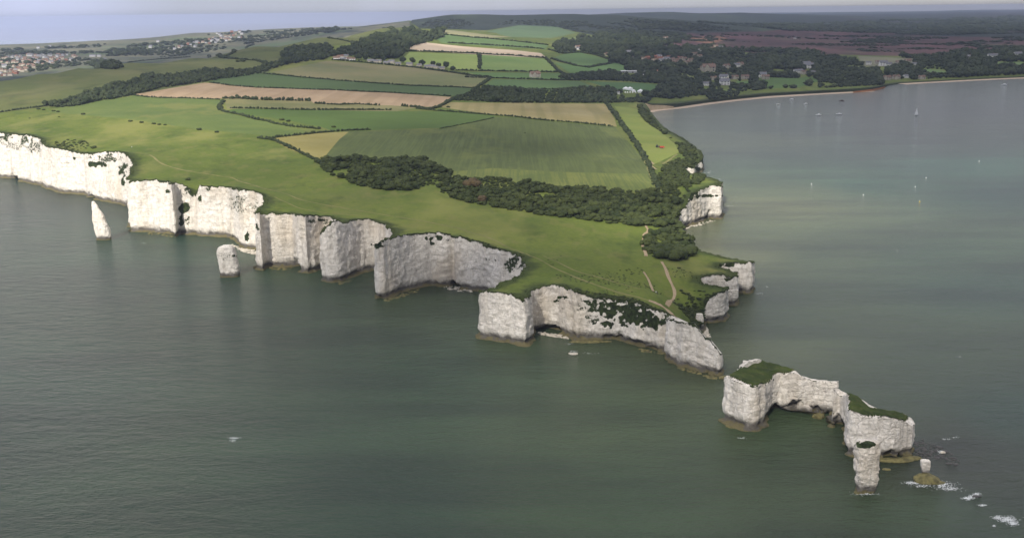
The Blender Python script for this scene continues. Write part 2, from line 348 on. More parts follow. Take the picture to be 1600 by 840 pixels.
# the same, with the distance in metres instead of the height
CTRL_Y = [(0,180,1320),(0,150,1490),(0,127,1700),(60,115,1760),(100,165,1420),(100,130,1680),(120,106,1860),(200,180,1300),(200,130,1640),(200,97,2050),(300,150,1560),(300,120,1860),(300,90,2280),(400,140,1740),(400,110,2100),(400,71,2650),
 (500,150,1680),(500,110,2150),(500,90,2500),(500,58,3050),(600,105,2400),(600,90,2680),(600,60,3150),(600,43,3550),(645,39,3750),(720,48,4400),(680,50,4100),
 (660,33,5600),(700,23,5700),(760,23,5800),(830,24,5950),(900,22,6200),(960,23,6500),(1000,27,6650),(1060,31,6800),(1150,35,7600),(1250,36,9000),(800,40,5300),(900,40,5500),(1000,40,6000),(700,40,5000),(1100,45,6000),(1200,45,7300),
 (1000,20,11000),(1050,18,11200),(1100,23,11200),(1160,19,11600),(1240,22,13500),
 (0,105,3400),(0,85,4500),(0,72,5600),(150,90,4200),(150,75,5200),(150,63,6000),(300,75,4800),(300,62,5600),(300,51,6500),(450,55,6000),(450,44,7500),(550,42,7800),(600,40,8000)]
cp = []
for px, py, h in CTRL:
    X, Y = G(px, py, h); cp.append((X, Y, h))
for px, py, Y in CTRL_Y:
    d = ray(px, py); cp.append((d[0]*Y, Y, CAM_H+d[2]*Y))
def behind(px, py, Y, f, dh=None, h2=None):
    d = ray(px, py); h = CAM_H+d[2]*Y; cp.append((d[0]*Y*f, Y*f, h+dh if h2 is None else h2))
for px, py, Y in ((0,127,1700),(60,115,1760),(120,106,1860),(200,97,2050),(300,90,2280),(400,71,2650),(500,58,3050),(600,43,3550)):
    behind(px, py, Y, 1.07, -16); behind(px, py, Y, 1.3, 0, 25)
for px, py, Y in ((700,23,5700),(830,24,5950),(960,23,6500),(1060,31,6800)): behind(px, py, Y, 1.2, -60)
for px, py, Y in ((1000,20,11000),(1050,18,11200),(1160,19,11600)): behind(px, py, Y, 1.2, -70)
for X, Y, h in FAR_LOOP: cp.append((X, Y, h))
for i in range(0, len(MAIN)):
    cp.append(tuple(MAIN[i]))
cp = np.array(cp)
def uv(X, Y): return np.c_[X/Y, np.log(Y)]
def rbf_fit(P, val, lam):
    U = uv(P[:, 0], P[:, 1]); n = len(U)
    R = np.hypot(U[:, None, 0]-U[None, :, 0], U[:, None, 1]-U[None, :, 1])
    A = np.zeros((n+3, n+3)); A[:n, :n] = -R+np.eye(n)*lam; A[:n, n] = 1; A[:n, n+1:] = U; A[n, :n] = 1; A[n+1:, :n] = U.T
    w = np.linalg.solve(A, np.r_[val, 0, 0, 0]); return U, w
Uc, Wc = rbf_fit(cp, cp[:, 2], 0.004)
def rbf(X, Y):
    X = np.atleast_1d(np.asarray(X, float)); Y = np.atleast_1d(np.asarray(Y, float)); out = np.empty(len(X)); n = len(Uc)
    for a in range(0, len(X), 20000):
        U = uv(X[a:a+20000], Y[a:a+20000])
        R = np.hypot(U[:, None, 0]-Uc[None, :, 0], U[:, None, 1]-Uc[None, :, 1])
        out[a:a+20000] = -R@Wc[:n]+Wc[n]+U@Wc[n+1:]
    return out
KD = kdtree.KDTree(len(TOPM))
for i, p in enumerate(TOPM): KD.insert((p[0], p[1], 0), i)
KD.balance()
tr = TOPM[:, 2]-rbf(TOPM[:, 0], TOPM[:, 1])
def ground(X, Y, want_rim=False):
    X = np.atleast_1d(np.asarray(X, float)); Y = np.atleast_1d(np.asarray(Y, float))
    h = rbf(X, Y); rim = np.zeros(len(X))
    h = h+0.5*fbm(X/40, Y/40)*np.clip(1.5-Y/3000, 0, 1)+np.clip((Y-1500)/4000, 0, 1)*3*fbm(X/300, Y/300)+np.clip((Y-5200)/5000, 0, 1)*14*fbm(X/900, Y/1100)
    for i in np.nonzero(Y < 3300)[0]:
        co, k, d = KD.find((X[i], Y[i], 0))
        e = math.exp(-d/14); h[i] += (tr[k])*e
        rim[i] = math.exp(-d/(6.5+Y[i]/220))
    h = np.maximum(h, 0.8)
    return (h, rim) if want_rim else h
# coarse lookup so that pixel positions can be put on the ground quickly
def hit(px, py):
    """places photo pixels on the surveyed ground"""
    px = np.atleast_1d(np.asarray(px, float)); py = np.atleast_1d(np.asarray(py, float))
    py = np.maximum(py, 28-.0125*px+2.0)          # keep below the horizon
    D = np.array([ray(a, b) for a, b in zip(px, py)])
    Y = np.full(len(px), 330.0); done = np.zeros(len(px), bool); prev = Y.copy()
    for k in range(420):
        z = CAM_H+D[:, 2]*Y
        h = rbf(D[:, 0]*Y, Y)
        below = (z <= h) & ~done
        done |= below
        if done.all(): break
        prev = np.where(done, prev, Y); Y = np.where(done, Y, Y*1.012)
    lo, hi = prev, Y
    for k in range(12):
        m = (lo+hi)/2; b = CAM_H+D[:, 2]*m <= rbf(D[:, 0]*m, m)
        hi = np.where(b, m, hi); lo = np.where(b, lo, m)
    return np.c_[D[:, 0]*hi, hi]

def dens(poly, step, closed=True):
    out = []
    n = len(poly)
    for i in range(n if closed else n-1):
        a, b = np.array(poly[i], float), np.array(poly[(i+1) % n], float)
        k = max(1, int(math.hypot(*(b-a))/step))
        for j in range(k): out.append(tuple(a+(b-a)*j/k))
    if not closed: out.append(tuple(poly[-1]))
    return out
# fields: name, photo outline, material, label
g = lambda *a, **k: field_mat(*a, **k)
TR = (0.17, 0.155, 0.065)
GR = lambda nm, c, v=1.25, **k: field_mat(nm, c, tuple(x*v for x in c), **k)
M_PAST = field_mat('pasture_turf', (0.052, 0.084, 0.016), (0.122, 0.148, 0.028), big=0.009, tone=[(TR, 0.012, .25), ((0.08, 0.10, 0.026), 0.12, .3), ((0.035, 0.058, 0.012), 0.03, .45), ((0.16, 0.15, 0.05), 0.07, .4), ((0.20, 0.20, 0.055), 0.006, .5)])
M_DOWN = field_mat('down_turf', (0.062, 0.082, 0.024), (0.105, 0.115, 0.038), big=0.006, tone=[((0.04, 0.055, 0.018), 0.02, .6), ((.15,.14,.06), .008, .4)])
FIELDS = [
 ('chalk_down', [(-400,240),(-400,90),(0,122),(250,90),(400,68),(640,35),(655,50),(560,66),(520,72),(440,80),(455,92),(420,112),(320,127),(205,150),(70,168),(0,176)], M_DOWN),
 ('green_field', [(100,166),(210,150),(345,155),(346,173),(400,188),(500,199),(470,209),(425,213),(320,203),(200,186),(75,175)], field_mat('f_a', (0.062,0.098,0.026), (0.12,0.15,0.04), big=0.006, tone=[((.17,.17,.05),.012,.6)])),
 ('ploughed_field', [(208,148),(260,139),(320,129),(400,137),(520,141),(640,147),(707,152),(680,167),(655,167),(560,163),(490,161),(485,157),(350,154),(300,154),(250,153)], field_mat('f_plough', (0.25,0.175,0.105), (0.34,0.25,0.155), stripe=(0.9,0.09,(0.22,0.16,0.09),.5))),
 ('green_field', [(325,128),(355,118),(400,114),(420,116),(560,127),(700,136),(752,138),(725,150),(640,147),(520,141),(400,137)], GR('f_b', (0.055,0.085,0.03))),
 ('stubble_field', [(423,113),(470,103),(510,95),(560,98),(650,106),(700,113),(767,122),(742,137),(640,134),(560,128),(470,120)], field_mat('f_c', (0.095,0.125,0.045), (0.20,0.175,0.085), big=0.004)),
 ('green_field', [(365,170),(440,171),(620,174),(700,174),(770,180),(775,183),(690,200),(570,204),(520,205),(500,198),(430,185),(350,175)], GR('f_d', (0.064,0.100,0.024))),
 ('rough_field', [(350,154),(485,157),(490,161),(560,163),(655,168),(620,174),(440,171),(355,170)], field_mat('f_e', (0.10,0.12,0.04), (0.20,0.18,0.08))),
 ('dry_field', [(685,167),(705,160),(790,161),(945,162),(960,185),(964,198),(890,190),(800,182),(760,178)], field_mat('f_f', (0.20,0.165,0.065), (0.27,0.23,0.11), stripe=(0.2,0.06,(0.15,0.14,0.05),.5))),
 ('dark_crop_field', [(540,205),(690,202),(775,184),(800,184),(962,199),(1002,245),(1030,299),(950,297),(860,291),(740,278),(710,268),(680,258),(640,247),(490,248)], field_mat('f_g', (0.055,0.072,0.027), (0.085,0.105,0.035), big=0.007, stripe=(0.02,0.42,(0.10,0.125,0.04),.6), tone=[((.14,.16,.045),.012,.5)])),
 ('yellow_field', [(422,217),(470,210),(545,206),(530,218),(515,236),(505,248),(490,248),(450,232)], field_mat('f_h', (0.19,0.165,0.045), (0.25,0.22,0.08))),
 ('light_crop_strip', [(700,268),(770,262),(860,268),(1010,272),(1030,299),(950,297),(860,291),(740,278)], field_mat('f_i', (0.085,0.112,0.03), (0.15,0.165,0.045), big=0.02, stripe=(0.02,0.42,(0.07,0.095,0.03),.6))),
 ('clifftop_strip', [(960,166),(985,168),(1000,172),(1006,188),(1030,205),(1055,225),(1061,238),(1020,258),(1008,240),(985,205)], field_mat('f_j', (0.11,0.155,0.03), (0.18,0.20,0.05))),
 ('bare_field', [(638,75),(660,66),(730,73),(800,78),(845,83),(855,91),(760,86),(640,79)], field_mat('f_k', (0.34,0.26,0.18), (0.44,0.36,0.26))),
 ('pale_green_field', [(622,97),(640,82),(748,86),(749,110),(715,108),(660,102)], field_mat('f_l', (0.16,0.22,0.055), (0.26,0.30,0.09), big=0.003)),
 ('pale_green_field', [(752,86),(800,88),(852,92),(872,112),(800,112),(751,110)], field_mat('f_m', (0.10,0.17,0.045), (0.18,0.24,0.07), big=0.003)),
 ('green_field', [(727,113),(880,115),(885,124),(770,123)], GR('f_n', (0.07,0.12,0.035))),
 ('green_field', [(770,124),(905,127),(930,137),(870,141),(752,139),(760,132)], GR('f_o', (0.062,0.105,0.035))),
 ('green_field', [(860,92),(880,85),(905,82),(960,96),(950,99),(920,105),(878,97)], GR('f_p', (0.075,0.125,0.04))),
 ('green_field', [(864,97),(920,106),(960,98),(998,108),(950,113),(892,115)], GR('f_q', (0.075,0.13,0.04))),
 ('green_field', [(915,127),(1000,130),(1035,133),(1018,146),(960,140)], GR('f_r', (0.055,0.105,0.035))),
 ('green_field', [(680,60),(700,53),(760,60),(858,70),(852,77),(760,72),(690,67)], GR('f_s', (0.08,0.125,0.045))),
 ('stubble_field', [(700,47),(760,54),(800,58),(760,60),(690,52)], GR('f_t', (0.2,0.19,0.1))),
 ('green_field', [(760,50),(810,40),(870,42),(900,52),(860,60),(800,58)], GR('f_u', (0.085,0.13,0.06))),
 ('rough_field', [(872,64),(900,58),(930,64),(900,76),(862,76)], GR('f_v', (0.13,0.16,0.06))),
 ('green_field', [(1182,126),(1195,121),(1240,122),(1265,120),(1282,126),(1250,136),(1200,139)], GR('f_w', (0.06,0.105,0.028))),
 ('green_field', [(1150,127),(1178,128),(1172,134),(1155,133)], GR('f_x', (0.07,0.13,0.04))),
 ('rough_field', [(1095,137),(1125,138),(1158,143),(1120,144)], GR('f_y', (0.10,0.14,0.045))),
 ('rough_field', [(1150,84),(1230,86),(1232,90),(1170,88)], GR('f_z', (0.13,0.155,0.06))),
 ('rough_field', [(1030,74),(1060,68),(1078,73),(1060,80),(1035,79)], GR('f_za', (0.12,0.15,0.05))),
 ('rough_field', [(1055,113),(1075,117),(1090,125),(1070,125)], GR('f_zb', (0.15,0.17,0.07))),
 ('green_field', [(1440,107),(1470,110),(1492,115),(1450,117)], GR('f_zc', (0.09,0.14,0.05))),
 ('green_field', [(1548,97),(1600,97),(1680,98),(1680,106),(1600,107),(1560,103)], GR('f_zd', (0.10,0.15,0.05))),
 ('rough_field', [(1340,88),(1430,92),(1425,104),(1350,104)], GR('f_ze', (0.13,0.13,0.08))),
 ('far_fields', [(0,122),(-300,130),(-300,75),(0,70),(150,61),(300,50),(450,42),(640,36),(640,38),(400,68),(250,90)], field_mat('far_farmland', (0.05,0.07,0.05), (0.19,0.18,0.11), big=0.0035, fine=0.012, tone=[((.025,.038,.03),.004,.9),((.10,.16,.06),.003,.6)])),
 ('forest_hill', [(655,45),(642,36),(680,20),(800,15),(1000,10),(1700,0),(1480,26),(1330,33),(1250,50),(1180,50),(1100,52),(1000,52),(940,58),(900,50),(870,42),(810,40),(760,48),(700,46)], field_mat('forest_green', (0.013,0.024,0.018), (0.038,0.050,0.032), big=0.0009, fine=0.012, tone=[((.085,.115,.05),.0007,.9)])),
 ('heath', [(1000,75),(940,58),(1000,52),(1100,52),(1180,50),(1250,45),(1800,38),(1800,86),(1400,88),(1280,85),(1180,84),(1100,74)], field_mat('heather', (0.046,0.030,0.028), (0.125,0.060,0.058), big=0.0016, fine=0.012, tone=[((.018,.028,.014),.0030,.9),((.12,.12,.055),.0016,.55),((.016,.025,.013),.009,.7)])),
 ('forest', [(1190,33),(1300,25),(1450,19),(1800,9),(1800,58),(1600,60),(1450,56),(1340,49),(1240,41)], field_mat('far_forest', (0.012,0.022,0.02), (0.035,0.044,0.03), big=0.0008, fine=0.012, tone=[((.07,.04,.04),.0006,.7),((.09,.11,.06),.0011,.5)])),
 ('sand_pit', [(1072,59),(1100,57),(1130,57),(1138,62),(1110,68),(1088,66)], GR('f_sand', (0.19,0.10,0.06))),
 ('chalk_spur', [(1041,496),(1052,494),(1076,501),(1098,515),(1140,556),(1125,592),(1040,566)], None),
]
poly_w = []
for nm, pl, mt in FIELDS:
    dn = dens(pl, 14)
    pw = hit([p[0] for p in dn], [p[1] for p in dn])
    poly_w.append(pw)

# terrain triangulation
boundary = [tuple(p[:2]) for p in TOPM]
nb = len(boundary)
bh = list(TOPM[:, 2])
for X, Y, h in FAR_LOOP: boundary.append((X, Y)); bh.append(h)
pts = list(boundary); faces_in = [list(range(len(boundary)))]
for pw in poly_w:
    a = len(pts); pts += [tuple(p) for p in pw]; faces_in.append(list(range(a, len(pts))))
lny = np.arange(math.log(430), math.log(22500), 0.0082); us = np.arange(-0.62, 0.75, 0.0052)
LL, UU = np.meshgrid(lny, us, indexing='ij')
LL = LL+RNG.uniform(-.003, .003, LL.shape); UU = UU+RNG.uniform(-.0019, .0019, UU.shape)
gy = np.exp(LL).ravel(); gx_ = (UU.ravel())*gy
pts += list(zip(gx_, gy))
ov, oe, of, ovo, oeo, ofo = delaunay_2d_cdt([Vector(p) for p in pts], [], faces_in, 1, 1e-4)
OV = np.array([(v.x, v.y) for v in ov])
keep = [k for k, o in enumerate(ofo) if 0 in o and len(of[k]) == 3]
TF = np.array([of[k] for k in keep])
CEN = OV[TF].mean(1); own = np.zeros(len(TF), int)
for q, pw in enumerate(poly_w):
    b = (CEN[:, 0] > pw[:, 0].min()) & (CEN[:, 0] < pw[:, 0].max()) & (CEN[:, 1] > pw[:, 1].min()) & (CEN[:, 1] < pw[:, 1].max())
    ii = np.nonzero(b)[0]; own[ii[inpoly(pw, CEN[ii, 0], CEN[ii, 1])]] = q+1
cpx, _ = proj(CEN[:, 0], CEN[:, 1], np.zeros(len(CEN)))
ridge = np.interp(cpx, [0, 60, 120, 200, 300, 400, 500, 600, 645], [1700, 1760, 1860, 2050, 2280, 2650, 3050, 3550, 3750])
kf = [k for k, f in enumerate(FIELDS) if f[0] == 'far_fields'][0]+1
own[(cpx < 640) & (CEN[:, 1] > ridge*1.07)] = kf          # everything beyond the ridge of the down
own[(cpx < 640) & (CEN[:, 1] <= ridge*1.07) & (own == kf)] = 1
OZ, ORIM = ground(OV[:, 0], OV[:, 1], True)
for k, o in enumerate(ovo):
    for q in o:
        if q < nb: OZ[k] = TOPM[q, 2]; break
print('terrain', len(OV), len(TF))
def terrain_piece(idx, name, mat, label=None):
    F = TF[own == idx]
    if not len(F): return None
    u, inv = np.unique(F, return_inverse=True); F = inv.reshape(F.shape)
    V = np.c_[OV[u], OZ[u]]
    c = np.cross(V[F[:, 1]]-V[F[:, 0]], V[F[:, 2]]-V[F[:, 0]])[:, 2] < 0
    F[c] = F[c][:, ::-1]
    o = mesh_obj(name, V, F, mat, smooth=True, attrs={'rim': ORIM[u], 'veg': np.zeros(len(u))})
    return tag(o, label, kind='structure')
terrain_piece(0, 'ground', M_PAST)
for k, (nm, pl, mt) in enumerate(FIELDS): terrain_piece(k+1, nm, mt or CHALK)
tag(mesh_obj('cliff', Vm, Fm, CHALK, attrs=Am, smooth=True), kind='structure')

# ------------------------------------------------------------------ sea
WCOL = [((20,330),(.020,.033,.042)),((300,430),(.026,.042,.044)),((60,600),(.026,.044,.042)),((350,700),(.030,.048,.038)),((700,600),(.032,.048,.036)),((600,800),(.026,.042,.034)),((1000,650),(.042,.054,.036)),((900,780),(.030,.045,.030)),
 ((1250,700),(.032,.044,.028)),((1450,800),(.028,.040,.030)),((1580,650),(.024,.044,.040)),((1250,500),(.040,.048,.036)),((1150,400),(.085,.080,.06)),((1200,320),(.105,.097,.07)),((1260,300),(.075,.080,.06)),((1350,290),(.034,.070,.060)),((1500,260),(.030,.064,.062)),((1580,300),(.020,.042,.044)),((1450,400),(.036,.052,.045)),((1300,400),(.044,.052,.042)),((1550,450),(.028,.046,.044)),((1150,220),(.075,.078,.07)),((1100,180),(.065,.068,.064)),((1300,200),(.036,.044,.05)),((1500,170),(.024,.032,.042)),((1400,230),(.035,.048,.052)),((700,480),(.040,.050,.038)),((430,430),(.034,.048,.040)),((180,385),(.024,.042,.042)),((1200,560),(.06,.062,.045)),((1130,600),(.05,.058,.04)),((1500,550),(.04,.052,.04)),((1460,700),(.022,.022,.022)),((1490,740),(.024,.026,.024)),((1400,690),(.035,.045,.03)),((1440,680),(.03,.034,.026))]
wp = np.array([(*G(*a), *c) for a, c in WCOL])
ly = np.r_[np.linspace(5.0, 7.6, 200), np.linspace(7.62, math.log(8600), 60)]; uu = np.linspace(-1.3, 1.3, 240)       # sheet ends here; horizon sky stands in for the hazed sea beyond
LL, UU = np.meshgrid(ly, uu, indexing='ij'); WY = np.exp(LL); WX = UU*WY
U0 = uv(WX.ravel(), WY.ravel()); Uw = uv(wp[:, 0], wp[:, 1])
d2 = (U0[:, None, 0]-Uw[None, :, 0])**2+(U0[:, None, 1]-Uw[None, :, 1])**2+0.0007
wgt = 1/d2**1.6; wc = (wgt@wp[:, 2:])/wgt.sum(1)[:, None]
fa = sstep(3000, 9000, WY.ravel())[:, None]; wc = wc*np.array((1.12, 1.32, .92))*(1-fa)+np.array((.48, .52, .60))*fa  # distant water fades to a pale tone: sea haze painted into the colour
n1, n2 = LL.shape
i, j = np.meshgrid(np.arange(n1-1), np.arange(n2-1), indexing='ij')
WF = np.stack([i*n2+j, i*n2+j+1, (i+1)*n2+j+1, (i+1)*n2+j], -1).reshape(-1, 4)
t = NT('sea_water', 0.12, 0.30); t.b.inputs['IOR'].default_value = 1.333
big = t.noise(0.012, 6, (0.6, 2.2, 1), 0.55, rough=.6); med = t.noise(0.05, 5, (1, 2.2, 1), 0.35)
c = t.mix(t.map(big, .3, .7), (0.62, 0.64, 0.66), (1.04, 1.06, 1.0))
mlt = t.n.new('ShaderNodeMix'); mlt.data_type = 'RGBA'; mlt.blend_type = 'MULTIPLY'; mlt.inputs[0].default_value = 1
t.l.new(t.attr('water_haze_colour', True), mlt.inputs[6]); t.l.new(c, mlt.inputs[7])
w1 = t.noise(0.13, 4, (1, 2.0, 1), 0.45, rough=0.6); w2 = t.noise(0.45, 4, (1, 1.6, 1), -0.3, rough=0.65)
hgt = t.math('ADD', t.math('MULTIPLY', w1, 1.6), t.math('MULTIPLY', w2, 1.15)); hgt = t.math('ADD', hgt, t.math('MULTIPLY', med, 1.8))
w3 = t.noise(1.6, 3, (1, 1.5, 1), 0.15, rough=0.6); hgt = t.math('ADD', hgt, t.math('MULTIPLY', w3, 0.28))
t.bump(hgt, 0.75, 1.0)
SEA = t.col(mlt.outputs[2])
tag(mesh_obj('sea', np.c_[WX.ravel(), WY.ravel(), np.zeros(WX.size)], WF, SEA, attrs={'water_haze_colour': wc}, smooth=True), kind='structure')

# ------------------------------------------------------------------ exact ground under a place / behind a photo pixel
from mathutils.bvhtree import BVHTree
BVH = BVHTree.FromPolygons([Vector((a, b, c)) for (a, b), c in zip(OV.tolist(), OZ.tolist())], [tuple(f) for f in TF.tolist()])
def gz(x, y):
    r = BVH.ray_cast(Vector((x, y, 2000)), Vector((0, 0, -1)))
    return r[0].z if r[0] else 0.0
def at(px, py):
    """the ground seen at a photo pixel"""
    d = Vector(ray(px, py)); r = BVH.ray_cast(Vector((0, 0, CAM_H)), d.normalized())
    if r[0]: return r[0]
    x, y = G(px, py, 0); return Vector((x, y, 0))

# ------------------------------------------------------------------ footpaths, beach
PATH = field_mat('path_earth', (0.23, 0.165, 0.10), (0.36, 0.28, 0.18), rim=(0.2, 0.15, 0.09))
PATHG = field_mat('worn_grass', (0.10, 0.115, 0.035), (0.21, 0.19, 0.08), big=.06)
SAND = field_mat('sand', (0.36, 0.27, 0.19), (0.48, 0.38, 0.28), rim=(0.34, 0.26, 0.18))
def ribbon(name, px, width, mat, lift=0.2, kind='structure', label=None):
    P = [at(*p) for p in px]
    pts = []
    for a, b in zip(P, P[1:]):
        n = max(1, int((b-a).length/2.5))
        for i in range(n): pts.append(a.lerp(b, i/n))
    pts.append(P[-1]); Q = np.array([(p.x, p.y) for p in pts])
    for _ in range(6): Q[1:-1] = .5*Q[1:-1]+.25*(Q[:-2]+Q[2:])
    d = np.gradient(Q, axis=0); d /= np.maximum(1e-6, np.hypot(*d.T))[:, None]; N = np.c_[d[:, 1], -d[:, 0]]
    s = np.arange(len(Q))*2.5
    Q = Q+N*(0.5*width*vnoise(s/16, Q[:, 0]*0+width, 0.0))[:, None]
    w = width*(0.8+0.5*fbm(s/9, s*0+3))
    V = []
    for k in (-0.5, -0.17, 0.17, 0.5):
        R = Q+N*(w*k)[:, None]
        V += [(x, y, gz(x, y)+(lift if abs(k) < .4 else lift*0.3)) for x, y in R]
    n = len(Q); F = [(r*n+i, r*n+i+1, (r+1)*n+i+1, (r+1)*n+i) for r in range(3) for i in range(n-1)]
    o = mesh_obj(name, V, np.array(F)[:, ::-1], mat, smooth=True)
    return tag(o, label, kind=kind)
ribbon('footpath', [(1036,409),(1041,424),(1048,438),(1053,452),(1054,462),(1046,470),(1040,476)], 2.2, PATH)
ribbon('footpath', [(1014,469),(1024,473),(1034,477),(1042,480),(1050,488),(1056,496)], 4.5, PATH)
ribbon('footpath', [(1011,353),(1014,360),(1007,366),(1004,378),(1006,392),(1007,400)], 2.2, PATH)
ribbon('footpath', [(1007,425),(1012,434),(1016,444),(1021,455)], 1.6, PATH)
ribbon('footpath', [(235,242),(250,254),(270,262),(300,268)], 2.6, PATHG)
ribbon('footpath', [(300,268),(360,277),(420,296),(470,312),(540,325),(600,336),(660,345),(720,358),(780,378),(830,400),(880,425),(930,445),(980,462),(1014,470)], 2.0, PATHG)
ribbon('footpath', [(430,308),(470,326),(520,334),(580,338)], 1.6, PATHG)
ribbon('footpath', [(1034,256),(1045,250),(1058,241)], 2.5, PATHG)
ribbon('footpath', [(850,400),(900,424),(960,440),(1000,452)], 1.5, PATHG)
ribbon('farm_track', [(964,180),(975,196),(988,214),(998,232),(1006,250),(1016,272),(1026,292)], 2.6, PATHG)
ribbon('farm_track', [(1014,250),(1018,258),(1022,264)], 6.0, PATH)
ribbon('farm_track', [(513,73),(512,78),(518,86)], 7, PATH)
def beach(px, width, name='beach'):
    P = np.array([G(a, b, 0) for a, b in px]); Q = resample(np.c_[P, P[:, 0]*0], 6)[:, :2]; N = normals2d(np.c_[Q, Q[:, 0]*0], False)
    s = np.arange(len(Q)); w = width*(0.75+0.5*np.clip(fbm(s/14, s*0+2.0), -1, 1))
    rows = [(-1.0, 0.9), (-0.2, 0.75), (0.5, 0.35), (1.0, -0.25)]
    V = np.concatenate([np.c_[Q+N*(w*a)[:, None], np.full(len(Q), z)] for a, z in rows]); n = len(Q)
    F = np.array([(r*n+i, r*n+i+1, (r+1)*n+i+1, (r+1)*n+i) for r in range(3) for i in range(n-1)])[:, ::-1]
    tag(mesh_obj(name, V, F, SAND, smooth=True), kind='structure')
beach([(1004,176),(1014,173.5),(1030,171.5),(1060,169),(1100,163),(1150,157),(1200,152),(1260,148.3),(1330,144.8),(1362,142.5)], 16)
beach([(1405,131.5),(1440,129.5),(1480,127.5),(1540,124.5),(1600,122),(1700,117.5),(1850,110.5)], 24)
# earthy low cliffs behind the far beach
def low_cliff(px, mat):
    Q = resample(survey(px), 3.0); V, F, A, T = make_wall(Q, rows=14, amp=1.6, ledge=0, vegtop=0.5, seed=4, notch=0, batter=-0.0, blobs=())
    V[:, 1] -= 4.0
    tag(mesh_obj('cliff', V, F, mat, attrs=A, smooth=True), kind='structure')
CLAY = field_mat('clay_cliff', (0.30, 0.22, 0.13), (0.50, 0.41, 0.28), fine=0.15)
RCLAY = field_mat('orange_clay_cliff', (0.26, 0.10, 0.045), (0.40, 0.19, 0.09), fine=0.15)
low_cliff([(998,168,160),(1008,174,161),(1018,172,165),(1030,171,163),(1042,170,165),(1052,169.5,166)], CLAY)
low_cliff([(1332,145,143),(1345,144,141),(1360,142.8,139.5),(1374,139.7,137),(1382,137,135)], RCLAY)

# ------------------------------------------------------------------ sea stacks and the detached chalk masses
TURF = field_mat('stack_turf', (0.012, 0.022, 0.006), (0.050, 0.068, 0.016), big=.12, fine=1.3, tone=[((.09,.085,.035),.5,.5)])
def ftp(px_list):
    out = []
    for px, pb, tp in px_list:
        X, Y = G(px, pb, 0); out.append((X, Y, top_h(X, Y, tp) if tp >= 60 else tp))
    return np.array(out)
def chalk_mass(name, label, cat, foot, grass=(), caves=(), blobs=(), seed=0.0, amp=0.8, ledge=0.8, jag=0.6, cap_bump=0.6, group=None, batter=0.03, notch=1.0):
    P = ftp(foot); base = (P[:, 0].mean(), P[:, 1].mean(), 0)
    Q = resample(P, 0.6, closed=True, sm=1.0)
    V, F, A, T = make_wall(Q, True, 44, amp, caves, ledge, 0.25, blobs, jag, seed=seed, batter=batter, notch=notch)
    # cap
    mn, mx_ = T[:, :2].min(0), T[:, :2].max(0)
    gx1, gy1 = np.meshgrid(np.arange(mn[0], mx_[0], 0.8), np.arange(mn[1], mx_[1], 0.8))
    gx1 = gx1.ravel()+RNG.uniform(-.2, .2, gx1.size); gy1 = gy1.ravel()+RNG.uniform(-.2, .2, gy1.size)
    bpts = [tuple(p) for p in T[:, :2]]
    ins = inpoly(bpts, gx1, gy1); gx1, gy1 = gx1[ins], gy1[ins]
    dd = np.sqrt(((gx1[:, None]-T[None, :, 0])**2+(gy1[:, None]-T[None, :, 1])**2)); ok = dd.min(1) > 0.35
    gx1, gy1, dd = gx1[ok], gy1[ok], dd[ok]
    allp = [Vector(p) for p in bpts]+[Vector(p) for p in zip(gx1, gy1)]
    rv, re_, rf, ro, _, _ = delaunay_2d_cdt(allp, [], [list(range(len(bpts)))], 1, 1e-4)
    CV = np.array([(v.x, v.y) for v in rv]); d2 = (CV[:, None, 0]-T[None, :, 0])**2+(CV[:, None, 1]-T[None, :, 1])**2
    w = 1/(d2+0.01)**1.3; Z = (w@T[:, 2])/w.sum(1); md = np.sqrt(d2.min(1))
    Z = Z+cap_bump*np.clip(md/2.5, 0, 1)*(0.5+0.9*fbm(CV[:, 0]/3, CV[:, 1]/3, seed))
    CF = np.array([f for f in rf if len(f) == 3])
    CV3 = np.c_[CV, Z]
    root = thing(name, label, cat, base, group=group)
    off = np.array(base)
    nv = len(V); Vall = np.r_[V, CV3]-off; Fq = np.r_[F, np.c_[CF+nv, CF[:, 2:]+nv][:, [0, 1, 2, 2]]]
    me = bpy.data.meshes.new('chalk'); fl = [tuple(f) for f in F.tolist()]+[tuple((f+nv).tolist()) for f in CF]
    me.from_pydata([tuple(v) for v in Vall.tolist()], [], fl)
    a = me.attributes.new('veg', 'FLOAT', 'POINT'); a.data.foreach_set('value', np.r_[A['veg'], np.zeros(len(CV3))].astype(np.float32))
    for p in me.polygons: p.use_smooth = True
    me.materials.append(CHALK); bmx = bmesh.new(); bmx.from_mesh(me); bmesh.ops.remove_doubles(bmx, verts=bmx.verts, dist=0.02); bmx.to_mesh(me); bmx.free()
    o = bpy.data.objects.new('chalk', me); COL.objects.link(o); o.parent = root
    if grass:
        ppx, ppy = proj(CV3[:, 0], CV3[:, 1], CV3[:, 2])
        jx = 2.2*fbm(CV[:, 0]/1.6, CV[:, 1]/1.6, 7.0); jy = 2.0*fbm(CV[:, 0]/1.6, CV[:, 1]/1.6, 17.0)
        ing = inpoly(grass, ppx+jx, ppy+jy)
        gf = CF[ing[CF].sum(1) >= 2]
        if len(gf):
            cnt = np.zeros(len(CV), int); edge = ~ing
            Zg = Z+np.where(edge, -0.05, 0.35+0.45*np.abs(fbm(CV[:, 0]/0.9, CV[:, 1]/0.9, 3.0)))
            u, inv = np.unique(gf, return_inverse=True)
            mesh_obj('grass_cap', np.c_[CV, Zg][u]-off, inv.reshape(gf.shape), TURF, root, attrs={'rim': np.zeros(len(u))}, smooth=False)
    return root
